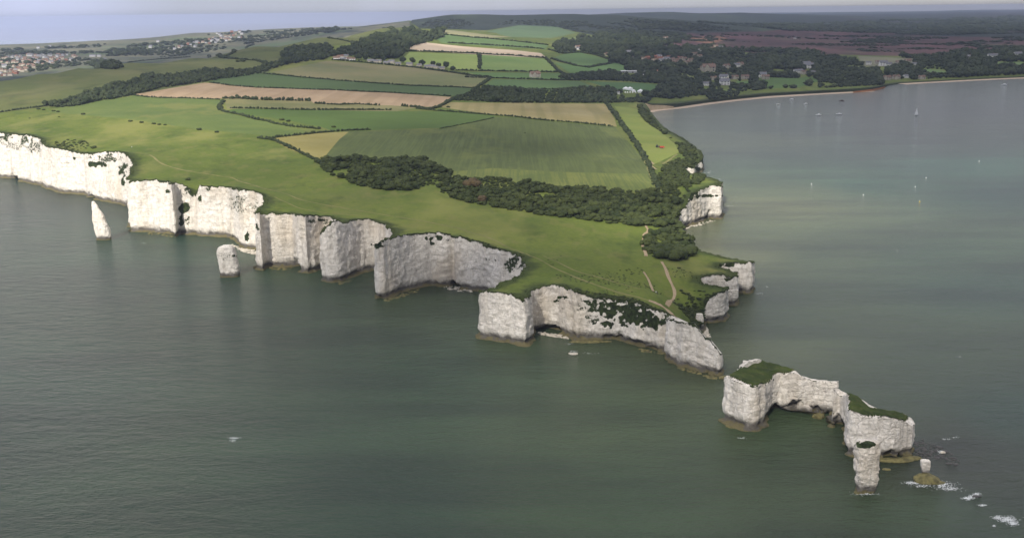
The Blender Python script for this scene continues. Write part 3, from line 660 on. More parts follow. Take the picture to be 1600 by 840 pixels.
chalk_mass('chalk_island', 'large detached chalk island with grass top and undercut wall, nearest the headland tip', 'chalk island',
 [(1127,656,588),(1138,662,590),(1152,666,597),(1168,671,600),(1182,671,603),(1194,664,600),(1199,654,595),(1203,646,587),(1215,643,584),(1228,644,582),(1242,645,581),(1252,646,589),(1264,645,594),(1278,647,593),(1292,648,597),(1306,650,599),
  (1306,644,595),(1285,640,593),(1262,638,593),(1242,636,579),(1225,630,574),(1205,624,567),(1188,619,562),(1168,628,571),(1150,640,579),(1136,650,586)],
 grass=[(1137,586),(1160,574),(1183,561),(1195,563),(1215,568),(1242,579),(1228,583),(1210,588),(1200,597),(1182,606),(1170,601),(1150,592)],
 caves=[(1199,1296,5.2,6.5,440,475)], seed=31, amp=0.75, blobs=[(1180,602,7,4,.8),(1206,592,4,3,.5)])
chalk_mass("chalk_outcrop", 'small bare chalk knob rising behind the grass top of the island', 'chalk rock',
 [(1154,634,577),(1168,631,566),(1186,624,561),(1187,618,562),(1178,612,560),(1160,619,562),(1152,627,572)], seed=41, amp=0.5, ledge=.3, blobs=[(1163,565,3,2,.8),(1158,575,3,2,.7)])
chalk_mass('chalk_stack', 'broad chalk stack with steep green turf top and a low notched wall on its left', 'chalk stack',
 [(1298,667,607),(1303,666,612),(1309,664,618),(1315,671,619),(1320,682,617),(1320,694,622),(1319,708,640),(1324,712,642),(1340,714,648),(1358,716,651),(1378,718,650),(1396,716,656),(1412,713,657),(1425,712,668),(1429,704,664),(1424,694,652),(1415,688,648),(1398,682,641),(1375,676,639),(1352,668,632),(1336,660,620),(1326,655,614),(1314,656,618),(1306,658,608)],
 grass=[(1325,612),(1336,614),(1348,626),(1358,636),(1375,640),(1400,642),(1420,651),(1412,659),(1394,659),(1370,648),(1352,651),(1335,645),(1325,640)],
 caves=[(1304,1313,6,6,410,470),(1316,1320,4,3,380,440),(1380,1412,4,4,380,420)], seed=52, amp=0.7)
def profile_stack(name, label, cat, base_py, rows, depth=0.8, seed=0.0, blobs=(), amp=0.5, sq=3.0, mat=None, group=None, part='chalk', rot=0.0, topveg=None):
    mid = (rows[-1][1]+rows[-1][2])/2; X0, Y0 = G(mid, base_py, 0); Yc = Y0
    R = []
    for py, a, b in rows:
        d = ray((a+b)/2, py); z = CAM_H+d[2]*Yc
        sl = math.sqrt(Yc*Yc+(CAM_H-z)**2)/math.cos(math.radians(12)); R.append((z, d[0]*Yc, (b-a)/2*sl/FPX*0.97))
    R.append((-1.5, R[-1][1], R[-1][2]*1.02)); R = np.array(sorted(R, key=lambda r: r[0]))
    nr, na = 64, 96
    zz = np.linspace(-1.5, R[-1, 0], nr); cx = np.interp(zz, R[:, 0], R[:, 1]); rr = np.interp(zz, R[:, 0], R[:, 2])
    th = np.linspace(0, 2*math.pi, na, endpoint=False)
    V = []
    def ring(z, c, r, k=1.0):
        q = (np.abs(np.cos(th))**sq+np.abs(np.sin(th))**sq)**(-1/sq)
        rd = r*k
        x = np.cos(th)*q; y = np.sin(th)*q*depth
        x, y = x*math.cos(rot)-y*math.sin(rot), x*math.sin(rot)+y*math.cos(rot)
        dn = amp*min(1, r/3)*(fbm((X0+x*r)/3.5, (Y0+y*r)/3.5, z/3.0+seed)+0.45*fbm((X0+x*r)/1.1, (Y0+y*r)/1.1, z/1.0+seed))
        L = np.hypot(x, y)
        return np.c_[c+x*(rd+dn*k), Yc+y*(rd+dn*k), np.full(na, z)]
    for k in range(nr):
        V.append(ring(zz[k], cx[k], rr[k]))
    zt = zz[-1]
    for kk in (0.8, 0.5, 0.2):
        g2 = ring(zt, cx[-1], rr[-1], kk); g2[:, 2] = zt+0.35*(1-kk)+0.5*fbm(g2[:, 0]/1.5, g2[:, 1]/1.5, seed); V.append(g2)
    V = np.concatenate(V); m = nr+3
    i, j = np.meshgrid(np.arange(m-1), np.arange(na), indexing='ij'); j2 = (j+1) % na
    F = np.stack([i*na+j, i*na+j2, (i+1)*na+j2, (i+1)*na+j], -1).reshape(-1, 4)
    F = F.tolist()+[list(range((m-1)*na, m*na))]
    pX, pY = proj(V[:, 0], V[:, 1], V[:, 2]); veg = np.zeros(len(V))
    for (bx, by, rx, ry, st) in blobs: veg = np.maximum(veg, st*np.clip(1.25-((pX-bx)/rx)**2-((pY-by)/ry)**2-.8*fbm(V[:, 0]/1.6, V[:, 1]/1.6, V[:, 2]/1.6), 0, 1))
    if topveg: veg = np.maximum(veg, topveg*(V[:, 2] > zt-0.5))
    root = thing(name, label, cat, (X0, Y0, 0), group=group)
    me = bpy.data.meshes.new(part); me.from_pydata([tuple(v) for v in (V-np.array((X0, Y0, 0))).tolist()], [], F)
    a = me.attributes.new('veg', 'FLOAT', 'POINT'); a.data.foreach_set('value', veg.astype(np.float32))
    for p in me.polygons: p.use_smooth = True
    me.materials.append(mat or CHALK); o = bpy.data.objects.new(part, me); COL.objects.link(o); o.parent = root
    return root
profile_stack('sea_stack', 'tall chalk stack with a weedy ledge on top, in front of the broad grass-topped one', 'sea stack', 766,
 [(689,1341,1374),(697,1338,1374),(715,1336,1372),(730,1336,1371),(745,1338,1370),(757,1340,1367),(766,1337,1366)], depth=0.7, seed=3, amp=1.15, blobs=[(1352,694,20,6,.95)], sq=3.6, rot=.12)
profile_stack('sea_stack', 'slender leaning chalk needle standing in the sea off the left cliffs', 'sea stack', 374,
 [(315,143,148),(322,143,153),(335,144,161),(350,146,168),(362,149,173),(374,151,174)], depth=0.6, seed=5, amp=0.8, sq=2.5)
profile_stack('sea_stack', 'squat weathered grey chalk pillar with rounded top, off the cliff with the sea arch', 'sea stack', 431,
 [(383,348,361),(386,341,365),(392,339,367),(402,341,370),(415,343,373),(425,344,374),(431,344,374)], depth=0.7, seed=8, amp=0.7, sq=3.5, blobs=[(352,400,14,8,.42),(366,400,6,4,.5)])
profile_stack('sea_stack', 'tiny chalk stump on a weed-covered rock beyond the tall stack', 'sea stack', 745,
 [(719,1439,1453),(727,1439,1453),(734,1440,1452),(739,1441,1451),(745,1440,1453)], depth=0.8, seed=9, amp=0.3, sq=4)
profile_stack('chalk_pillar', 'short brownish chalk pillar in the gap at the neck of the headland', 'chalk rock', 515,
 [(490,1088,1098),(497,1087,1099),(506,1087,1099),(515,1087,1101)], depth=0.8, seed=12, amp=0.4)

def boulder(sx, sy, sz, seed, sub=3, amp=0.35, flat=0.0):
    bm = bmesh.new(); bmesh.ops.create_icosphere(bm, subdivisions=sub, radius=1)
    co = np.array([v.co[:] for v in bm.verts]); n = 1+amp*fbm(co[:, 0]*1.3+seed, co[:, 1]*1.3, co[:, 2]*1.3)
    for v, k, c in zip(bm.verts, n, co): v.co = (c[0]*k*sx, c[1]*k*sy, c[2]*k*sz)
    return bm
WEED = plain('weedy_rock', (0.12, 0.105, 0.04), var=0.4); DARKROCK = plain('wet_dark_rock', (0.035, 0.032, 0.028), rough=0.5, var=0.4); PALEROCK = plain('pale_rock', (0.42, 0.38, 0.31), var=0.3)
def rock(px, py, s, mat, label, seed, group=None, name='rock'):
    X, Y = G(px, py, 0); o = bm_obj(name, boulder(*s, seed), mat); o.location = (X, Y, 0.1*s[2]); o['veg'] = 0
    return tag(o, label, 'rock', group)
rock(1446, 750, (4.8, 3.6, 2.3), WEED, 'low olive weed-covered rock that carries the tiny chalk stump', 1)
rock(1466, 754, (2.6, 1.4, .6), WEED, 'flat weedy rock awash to the right of the stump', 2)
rock(897, 553, (2.2, 1.4, .7), PALEROCK, 'lone pale rock awash in front of the recessed cliff', 3)
rock(891, 552, (1.0, 0.8, .5), PALEROCK, 'small pale stone beside the lone rock awash', 4)
rock(1279, 652, (2.6, 1.8, 1.7), WEED, 'olive boulder under the undercut wall of the chalk island', 5)
rock(1138, 590, (5.0, 2.2, .8), WEED, 'flat weedy rock between the headland tip and the chalk island', 6)
rock(1397, 719, (7.5, 2.4, .9), WEED, 'long weedy shelf at the right foot of the broad stack', 7)
rock(1424, 716, (4.0, 2.0, .7), WEED, 'low weedy rock at the right corner of the broad stack', 8)
rock(1385, 733, (1.6, 1.0, .45), WEED, 'small weedy rock in the water right of the tall stack', 9)
rock(922, 534, (10.5, 2.2, .8), WEED, 'long yellowish ledge along the foot of the plant-covered cliff', 10)
rock(1526, 775, (1.6, 1.0, .35), DARKROCK, 'dark rock just breaking the surface in white water', 11)
rock(1473, 707, (1.0, .8, .7), PALEROCK, 'small pale boulder on the dark reef behind the broad stack', 12)
def scatter(name, polys, n, smin, smax, mat, label, zoff=0.0, sub=2, on=None):
    VV, FF, k = [], [], 0
    tm = boulder(1, 1, .6, 3, sub); tv = np.array([v.co[:] for v in tm.verts]); tf = np.array([[v.index for v in f.verts] for f in tm.faces]); tm.free()
    for poly, m in zip(polys, n):
        pw = np.array([G(a, b, 0) for a, b in poly]); lo, hi = pw.min(0), pw.max(0); c = 0
        while c < m:
            x, y = RNG.uniform(lo[0], hi[0]), RNG.uniform(lo[1], hi[1])
            if not inpoly(pw, np.array([x]), np.array([y]))[0]: continue
            c += 1; s = smin+(smax-smin)*RNG.random()**3; a = RNG.uniform(0, 6.3); q = tv*np.array((s*RNG.uniform(.7, 1.4), s, s*RNG.uniform(.6, 1)))
            q = np.c_[q[:, 0]*math.cos(a)-q[:, 1]*math.sin(a), q[:, 0]*math.sin(a)+q[:, 1]*math.cos(a), q[:, 2]+zoff]+np.array((x, y, 0))
            VV.append(q); FF.append(tf+k); k += len(tv)
    return tag(mesh_obj(name, np.concatenate(VV), np.concatenate(FF), mat), label, kind='stuff')
scatter('reef', [[(1428,684),(1445,686),(1480,702),(1502,722),(1490,728),(1462,718),(1432,712)]], [420], .25, 1.0, DARKROCK, 'dark broken reef awash behind the broad stack', -0.15)
scatter('rubble', [[(362,382),(384,388),(400,392),(400,398),(380,394)], [(1094,512),(1104,512),(1110,528),(1100,524)], [(840,518),(890,526),(890,530),(842,522)], [(1122,344),(1066,360),(1062,357),(1100,346)], [(690,448),(715,447),(740,456),(716,456)]], [220, 110, 120, 90, 80], .3, 1.3, PALEROCK, 'pale fallen chalk blocks at the foot of the cliffs', 0.1)
scatter('rubble', [[(420,418),(460,417),(458,421),(424,422)], [(600,468),(655,451),(656,454),(606,471)], [(1000,545),(1040,551),(1040,554),(1000,548)], [(1060,573),(1122,590),(1122,594),(1058,575)], [(528,442),(548,436),(550,438),(530,445)], [(230,363),(270,367),(270,370),(230,366)], [(1135,664),(1190,672),(1190,675),(1135,667)], [(1337,767),(1366,766),(1366,770),(1337,770)]], [60, 120, 60, 90, 40, 60, 60, 40], .3, 1.4, WEED, 'weedy boulders at the waterline below the chalk', -0.1)

# ------------------------------------------------------------------ foam
FOAM = plain('foam', (0.58, 0.60, 0.59), rough=0.7, var=0.05)
def foam(spots):
    VV, FF, k = [], [], 0
    for px, py, rx, ry, n in spots:
        for _ in range(int(n*5)):
            X, Y = G(px+RNG.normal()*rx*.7, py+RNG.normal()*ry*.8, 0); r = RNG.uniform(.05, .15)*max(1, Y/700); m = 7
            th = np.linspace(0, 6.28, m, endpoint=False); rr = r*RNG.uniform(.4, 1.2, m)
            a = RNG.uniform(-.5, .3); x = np.cos(th)*rr*RNG.uniform(1.2, 3.2); y = np.sin(th)*rr
            VV.append(np.c_[X+x*math.cos(a)-y*math.sin(a), Y+x*math.sin(a)+y*math.cos(a), np.full(m, .07+.02*RNG.random())])
            FF += [(k, k+q, k+q+1) for q in range(1, m-1)]; k += m
    return tag(mesh_obj('foam', np.concatenate(VV), np.array(FF), FOAM), 'white water breaking around the rocks', kind='stuff')
foam([(1425,754,10,1.5,40),(1440,759,12,1.5,24),(1474,757,12,3,60),(1484,763,12,2,40),(1512,778,6,1.5,30),(1521,775,5,1.5,36),(1526,772,4,2,24),(1535,789,5,1.2,14),(1558,808,6,2,30),(1574,811,10,3,90),(1583,817,6,2,40),(1553,821,2,1,6),(1352,771,14,1.5,30),(1470,706,4,1.5,10),(367,684,6,1,20),(364,688,4,1.5,10),(896,549,5,1,12),(922,552,10,1,6),(890,537,5,.8,7),(225,380,3,1,5),(10,287,6,1,8),(62,306,5,1,6),(1187,458,5,1,8),(1197,448,6,1,5),(1157,684,8,1,5),(1480,686,8,1,7),(1492,683,5,1,5),(1345,688,1,1,1),(1500,557,2,.5,3),(1402,392,1,2,3),(715,455,6,1,8),(1130,327,3,1,8),(1105,270,6,1,10),(1108,268,6,.6,6),(1140,322,4,.6,8),(1125,280,4,.6,5),(905,449,1,.5,0)])

# ------------------------------------------------------------------ trees, woods, hedges
def leaf_mat(name, c1, c2, c3):
    t = NT(name, 0.85, 0.12)
    oi = t.n.new('ShaderNodeObjectInfo')
    f = t.math('ADD', t.attr('tint'), oi.outputs['Random']); f = t.math('FRACT', f)
    c = t.mix(f, c1, c2); c = t.mix(t.map(t.noise(0.9, 3, rough=0.7), .35, .7), c, c3)
    return t.col(c)
LEAF = leaf_mat('foliage', (0.013, 0.023, 0.007), (0.058, 0.072, 0.020), (0.032, 0.040, 0.013))
LEAFB = leaf_mat('russet_foliage', (0.075, 0.052, 0.028), (0.10, 0.07, 0.035), (0.06, 0.05, 0.025))
LEAFF = leaf_mat('far_foliage', (0.013, 0.023, 0.010), (0.052, 0.064, 0.026), (0.026, 0.036, 0.015))
LEAFP = leaf_mat('scrub_foliage', (0.018, 0.030, 0.008), (0.050, 0.064, 0.016), (0.032, 0.038, 0.013))
BARK = plain('bark', (0.09, 0.07, 0.05))
def ico(sub):
    bm = bmesh.new(); bmesh.ops.create_icosphere(bm, subdivisions=sub, radius=1)
    v = np.array([x.co[:] for x in bm.verts]); f = np.array([[q.index for q in p.verts] for p in bm.faces]); bm.free(); return v, f
ICO = {k: ico(k) for k in (1, 2, 3)}
def crown(seed, lobes, sub, leaves, leaf, r=1.0, flat=0.75):
    """unit crown sitting on z=0; returns verts, tris"""
    rg = np.random.default_rng(seed); VV, FF, k = [], [], 0; cen = []
    for i in range(lobes):
        a = rg.uniform(0, 6.28); rad = 0 if i == 0 else rg.uniform(.35, .68); lr = rg.uniform(.55, .7) if i == 0 else rg.uniform(.28, .5)
        c = np.array((rad*math.cos(a), rad*math.sin(a), (.62 if i == 0 else rg.uniform(.3, .85))*flat)); cen.append((c, lr))
        v, f = ICO[sub]; nn = 1+.38*fbm(v[:, 0]*2.2+seed+i*3, v[:, 1]*2.2, v[:, 2]*2.2)
        q = v*(nn*lr)[:, None]*np.array((1, 1, flat))+c; VV.append(q); FF.append(f+k); k += len(v)
    if leaves:
        P = []
        for _ in range(leaves):
            c, lr = cen[rg.integers(len(cen))]; d = rg.normal(size=3); d /= np.linalg.norm(d); d[2] = abs(d[2])*.9-.1
            p = c+d*lr*rg.uniform(.9, 1.22)*np.array((1, 1, flat)); u = rg.normal(size=3); u /= np.linalg.norm(u); w = np.cross(u, d+.3*rg.normal(size=3)); w /= max(1e-6, np.linalg.norm(w))
            s = leaf*rg.uniform(.6, 1.3); P.append([p-u*s, p+w*s*.8, p+u*s, p-w*s*.8])
        P = np.array(P).reshape(-1, 3); m = len(P)//4; ii = np.arange(m)*4+k
        VV.append(P); FF.append(np.c_[ii, ii+1, ii+2]); FF.append(np.c_[ii, ii+2, ii+3]); k += len(P)
    V = np.concatenate(VV); V[:, 2] -= V[:, 2].min(); V[:, :2] *= r
    return V, np.concatenate(FF)
def scatter_crowns(name, P, mats, tmpl, label, parent=None, kind='stuff', cat=None, group=None):
    """P rows: x, y, z, radius, height; one merged mass of crowns"""
    P = np.asarray(P); VV, FF, TT, k = [], [], [], 0
    which = RNG.integers(0, len(tmpl), len(P))
    for w, (tv, tf) in enumerate(tmpl):
        Q = P[which == w]
        if not len(Q): continue
        a = RNG.uniform(0, 6.28, len(Q)); c, s = np.cos(a), np.sin(a)
        x = tv[None, :, 0]*c[:, None]-tv[None, :, 1]*s[:, None]; y = tv[None, :, 0]*s[:, None]+tv[None, :, 1]*c[:, None]
        V = np.stack([Q[:, 0, None]+x*Q[:, 3, None], Q[:, 1, None]+y*Q[:, 3, None], Q[:, 2, None]+tv[None, :, 2]*Q[:, 4, None]], -1)
        F = tf[None]+(np.arange(len(Q))*len(tv))[:, None, None]+k
        VV.append(V.reshape(-1, 3)); FF.append(F.reshape(-1, 3)); TT.append(np.repeat(RNG.random(len(Q)), len(tv))); k += V.shape[0]*V.shape[1]
    o = mesh_obj(name, np.concatenate(VV), np.concatenate(FF), mats, parent, attrs={'tint': np.concatenate(TT)})
    return tag(o, label, cat, group, kind)
T_NEAR = [crown(100+i, 12, 2, 420, .07) for i in range(6)]
T_MID = [crown(200+i, 7, 1, 110, .10) for i in range(6)]
T_FAR = [crown(300+i, 3, 1, 14, .15) for i in range(6)]
T_TINY = [crown(400+i, 2, 1, 0, .15) for i in range(5)]

HOUSES = []   # filled before the woods grow: x, y, half width
def free(x, y):
    for hx, hy, hw in HOUSES:
        d = hy-y
        if -hw < d < hw+105 and abs(x-hx*(y/hy)) < hw*(1.0 if d < 30 else .75): return False
    return True
def fill(poly, sp, rmin, rmax, hmul, fields_out=False, gaps=None):
    """trees rooted inside a wood outlined on the photo; spacing in metres"""
    dn = dens(poly, 10); pw = np.array([tuple(at(*p)[:2]) for p in dn]); lo, hi = pw.min(0), pw.max(0); out = []
    y = lo[1]
    while y < hi[1]:
        s = sp*max(1.0, y/1500); n = max(1, int((hi[0]-lo[0])/s)); xs = lo[0]+(np.arange(n)+RNG.uniform(-.35, .35, n)+.5)*s; ys = y+RNG.uniform(-.35, .35, n)*s
        m = inpoly(pw, xs, ys)
        if fields_out:
            for k, (nm, pl, mt) in enumerate(FIELDS):
                if nm in ('green_field', 'rough_field', 'sand_pit', 'pale_green_field', 'stubble_field'):
                    m &= ~inpoly(poly_w[k], xs, ys)
        if gaps: m &= fbm(xs/gaps[0], ys/gaps[0], 2.0, 3) > gaps[1]
        for a, b in zip(xs[m], ys[m]):
            if not free(a, b): continue
            r = (rmin+(rmax-rmin)*RNG.random()**2.0*1.15)*s/sp*(1+.45*float(vnoise(a/(s*4.5), b/(s*6), 4.0))); out.append((a, b, gz(a, b)-0.4, r, r*hmul*RNG.uniform(.8, 1.25)))
        y += s*.87
    return out

# ------------------------------------------------------------------ houses
BRICK = plain('red_brick', (0.26, 0.11, 0.07), var=0.25); STONE = plain('pale_stone', (0.42, 0.38, 0.31), var=0.2); RENDER = plain('white_render', (0.78, 0.76, 0.72), var=0.06)
TILE = plain('red_tile', (0.22, 0.09, 0.055), var=0.3); SLATE = plain('grey_slate', (0.16, 0.16, 0.17), var=0.25); BTILE = plain('brown_tile', (0.17, 0.11, 0.08), var=0.3)
GLASS = plain('window_glass', (0.04, 0.05, 0.06), rough=0.15, spec=0.6, var=0.1); WOODP = plain('painted_wood', (0.12, 0.10, 0.08)); GREYMETAL = plain('shed_sheet', (0.42, 0.42, 0.42), var=0.15); RUST = plain('rusty_sheet', (0.30, 0.11, 0.055), var=0.3)
def box(bm, x0, x1, y0, y1, z0, z1):
    v = [bm.verts.new(p) for p in ((x0,y0,z0),(x1,y0,z0),(x1,y1,z0),(x0,y1,z0),(x0,y0,z1),(x1,y0,z1),(x1,y1,z1),(x0,y1,z1))]
    for f in ((0,3,2,1),(4,5,6,7),(0,1,5,4),(1,2,6,5),(2,3,7,6),(3,0,4,7)): bm.faces.new([v[i] for i in f])
def house(L, D, H, R, wallm, roofm, rows=2, wing=False, name='house', label='', group=None, cat='house', details=True):
    root = thing(name, label, cat, group=group)
    bm = bmesh.new()
    def gable(x0, x1, y0, y1, rot=False):
        box(bm, x0, x1, y0, y1, -3, H)
        if not rot:
            ym = (y0+y1)/2
            for x in (x0+.01, x1-.01): bm.faces.new([bm.verts.new(p) for p in ((x, y0, H), (x, y1, H), (x, ym, H+R))])
        else:
            xm = (x0+x1)/2
            for y in (y0+.01, y1-.01): bm.faces.new([bm.verts.new(p) for p in ((x0, y, H), (x1, y, H), (xm, y, H+R))])
    gable(-L/2, L/2, -D/2, D/2)
    if wing: gable(-L/2+.6, -L/2+D*.75, -D/2-D*.55, -D/2-.01, True)
    bm_obj('wall', bm, wallm, root)
    bm = bmesh.new(); o, tk = .45, .25
    def slab(a, b, c, d):
        v = [bm.verts.new(p) for p in (a, b, c, d)]; w = [bm.verts.new((p[0], p[1], p[2]+tk)) for p in (a, b, c, d)]
        bm.faces.new(v[::-1]); bm.faces.new(w)
        for i in range(4): bm.faces.new((v[i], v[(i+1) % 4], w[(i+1) % 4], w[i]))
    k = R/(D/2)
    for s in (-1, 1): slab((-L/2-o, s*(D/2+o), H-o*k+.03), (L/2+o, s*(D/2+o), H-o*k+.03), (L/2+o, 0, H+R+.03), (-L/2-o, 0, H+R+.03))
    if wing:
        xa, xb = -L/2+.6, -L/2+D*.75; xm = (xa+xb)/2; k2 = R/((xb-xa)/2)
        for x in (xa-o, xb+o): slab((x, -D/2-D*.55-o, H-o*k2+.06), (x, -.1, H-o*k2+.06), (xm, -.1, H+R+.06), (xm, -D/2-D*.55-o, H+R+.06))
    rf = bm_obj('roof', bm, roofm, root)
    if details:
        bm = bmesh.new(); box(bm, L*.28, L*.28+.9, -.5, .5, H+R*.5, H+R+1.3); bm_obj('chimney', bm, BRICK, rf)
        ys = -D/2-.04
        for r in range(rows):
            for i in range(3):
                x = (-.32+.32*i)*L
                if r == 0 and i == 1: continue
                if wing and x < -L/2+D*.8: continue
                bm = bmesh.new(); box(bm, x-.7, x+.7, ys-.03, ys+.02, .9+2.7*r, 2.2+2.7*r); bm_obj('window', bm, GLASS, root)
        bm = bmesh.new(); box(bm, -.55, .55, ys-.04, ys+.02, 0, 2.1); bm_obj('door', bm, WOODP, root)
    return root
LBL = {'w': ('white rendered house among the dark trees of the village by the bay', 'white houses in the village by the bay'),
       'b': ('red-brown brick house among the dark trees of the village by the bay', 'brick houses in the village by the bay'),
       's': ('pale stone house among the dark trees of the village by the bay', 'stone houses in the village by the bay')}
PROTO = {'w': house(13, 8, 5.4, 3.2, RENDER, SLATE, label=LBL['w'][0], group=LBL['w'][1]),
         'b': house(12, 8, 5.2, 3.6, BRICK, TILE, label=LBL['b'][0], group=LBL['b'][1]),
         's': house(14, 8, 5.2, 3.2, STONE, BTILE, wing=True, label=LBL['s'][0], group=LBL['s'][1])}
used = set()
def put(kind, px, py, sc=1.0, rz=None, protos=None, label=None, group=None):
    P = protos or PROTO
    pr = P[kind]; o = pr if (id(P), kind) not in used else copy_tree(pr); used.add((id(P), kind))
    p = at(px, py); o.location = p; o.rotation_euler = (0, 0, RNG.uniform(-.5, .5) if rz is None else rz); o.scale = (sc, sc, sc)
    if label: o['label'] = label
    if group is not None:
        if group: o['group'] = group
        elif 'group' in o: del o['group']
    HOUSES.append((p.x, p.y, 9*sc)); return o
# the village by the bay
for k, px, py, sc in [('w',982,85,1.2),('s',962,84,1),('s',946,87,.8),('w',986,94,.9),('s',1005,95,1),('b',1012,93,.9),('s',1022,96,.8),('b',1024,91,.8),('w',1030,91,1),('b',1032,95,1.1),('w',1034,98,1.1),('b',1038,94,.9),('w',1041,96,1.2),('b',1046,93,1),('s',1050,96,1),('s',1055,98,1.1),('b',1058,94,1),('s',1063,94,1),('s',1068,95,1),('s',1074,100,.9),('w',1060,82,.9),('w',1067,82,.9),('b',1052,81,.8),('s',1053,100,.9),('s',1079,97,1),
    ('w',1090,81,.9),('w',1096,82,.7),('s',1085,87,1),('s',1093,90,.9),('w',1126,77,1.1),('s',1113,78,1),('s',1119,76,1.3),('b',1108,80,.9),('w',1151,105,1),('s',1156,104,1.1),('s',1135,107,1.1),('w',1131,125,1.2),('w',1132,133,1.3),('s',1115,125,.8),('w',1103,134,.8),('s',1148,124,.9),('s',1164,124,1),('w',1260,104,1.3),('w',1264,107,1.4),('w',1244,115,1),('w',1250,114,.9),('s',1256,116,.9),('w',1270,116,.8),('s',1196,124,1),
    ('w',1380,103,1.4),('w',1388,104,1.1),('s',1372,100,1),('w',1357,101,.9),('s',1405,101,1.1),('s',1418,99,1.2),('w',1428,103,.9),('w',1513,93,1.3),('w',1520,92,1),('w',1548,91,1.3),('w',1555,90,1.2),('w',1590,89,1.5),('s',1386,125,1),('s',1400,124,1),('w',1415,122,.8),('s',1440,124,.9),('w',1250,99,.8),('s',903,76,1),('w',903,78,.8),('s',836,121,1.2),('s',1040,62,1.2)]:
    put(k, px, py, sc*1.2)
put('s', 1107, 112, 2.2, 0.1, label='long pale stone manor house with three gables in the village woods', group='')
put('s', 1100, 110, 1.3, 0.1)
put('w', 1191, 121, 1.4, 0.05, label='long white house above the small bright green field by the bay', group='')
put('w', 1242, 61, .9)
# farm village under the down
HL = {'w': ('small white cottage in the hedge-lined hamlet below the dark hanging wood', 'white cottages in the hamlet below the down'), 's': ('small stone cottage in the hedge-lined hamlet below the dark hanging wood', 'stone cottages in the hamlet below the down')}
PH = {'w': house(13, 7, 4.6, 3, RENDER, BTILE, label=HL['w'][0], group=HL['w'][1], rows=1), 's': house(14, 7, 4.6, 3, STONE, SLATE, label=HL['s'][0], group=HL['s'][1], rows=1)}
for k, px, py, sc in [('w',526,94,1.1),('w',532,92,1.1),('s',536,95,.9),('w',546,95,1),('w',551,95,.9),('s',541,90,.9),('s',579,98,1),('s',586,99,1),('s',592,98,.9),('s',604,101,1),('s',612,99,1),('s',622,102,.9),('s',640,103,1),('s',668,107,1),('s',673,106,.9),('s',680,107,1),('s',655,104,.8),('s',690,109,.9)]:
    put(k, px, py, sc, protos=PH)
def shed(px, py, L, D, H, rz, m, label, group=None):
    o = house(L, D, H, H*.35, GREYMETAL, m, details=False, name='farm_shed', label=label, cat='barn', group=group)
    p = at(px, py); o.location = p; o.rotation_euler = (0, 0, rz); HOUSES.append((p.x, p.y, L*.55))
    bm = bmesh.new(); box(bm, -1.8, 1.8, -D/2-.06, -D/2+.01, 0, min(3.4, H*.8)); bm_obj('door', bm, WOODP, o)
shed(974, 114, 12, 8, 4, .1, plain('white_roof', (.6, .6, .6)), 'small white roofed farm shed left of the long grey barn')
shed(988, 114, 28, 10, 4, .08, GREYMETAL, 'long low grey barn in the farmyard behind the tree belt')
shed(1010, 115, 22, 10, 4, -.05, GREYMETAL, 'pale grey barn between the long barn and the orange shed')
shed(1025, 114, 20, 13, 5, .3, RUST, 'orange rusty-roofed shed at the right end of the farmyard')
shed(1004, 119, 8, 5, 3, 0, plain('white_roof_b', (.7, .7, .7)), 'tiny white shed in front of the farmyard barns')
shed(1140, 107, 9, 6, 3, .3, plain('blue_roof', (.10, .25, .33)), 'small blue-roofed outbuilding in the village woods')
# marquees
CANVAS = plain('white_canvas', (0.82, 0.82, 0.80), var=0.03)
def marquee(L, D, H, R, label, group=None, peaks=1):
    root = thing('marquee', label, 'marquee', group=group)
    bm = bmesh.new(); box(bm, -L/2, L/2, -D/2, D/2, -1, H); bm_obj('side_wall', bm, CANVAS, root)
    bm = bmesh.new()
    for k in range(peaks):
        x0, x1 = -L/2+L*k/peaks-.1, -L/2+L*(k+1)/peaks+.1
        c = bm.verts.new(((x0+x1)/2, 0, H+R)); q = [bm.verts.new(p) for p in ((x0, -D/2-.3, H-.1), (x1, -D/2-.3, H-.1), (x1, D/2+.3, H-.1), (x0, D/2+.3, H-.1))]
        for i in range(4): bm.faces.new((q[i], q[(i+1) % 4], c))
    bm_obj('tent_roof', bm, CANVAS, root); return root
def place(o, px, py, rz=0, r=8):
    p = at(px, py); o.location = p; o.rotation_euler = (0, 0, rz); HOUSES.append((p.x, p.y, r)); return o
place(marquee(17, 9, 3, 3, 'long white marquee, left and rear of the tents in the clearing', peaks=2), 981, 140.5, -.5)
place(marquee(11, 9, 3.4, 3.6, 'large white pointed marquee at the right end of the tent row'), 1001, 145, .1)
place(marquee(6, 6, 2.4, 2.2, 'small white marquee between the long one and the pointed one'), 990, 143.5, .2)
pm = marquee(2.4, 2.4, 2.1, 1.2, 'small white pagoda tent in the row left of the pointed marquee', 'pagoda tents in a row')
for k, x in enumerate((977, 980.5, 984.5, 988.5, 993)):
    place(pm if k == 0 else copy_tree(pm), x, 145.6, 0, 3)
put('w', 965, 147, .6, 0, label='little white building among trees left of the white marquees', group='')

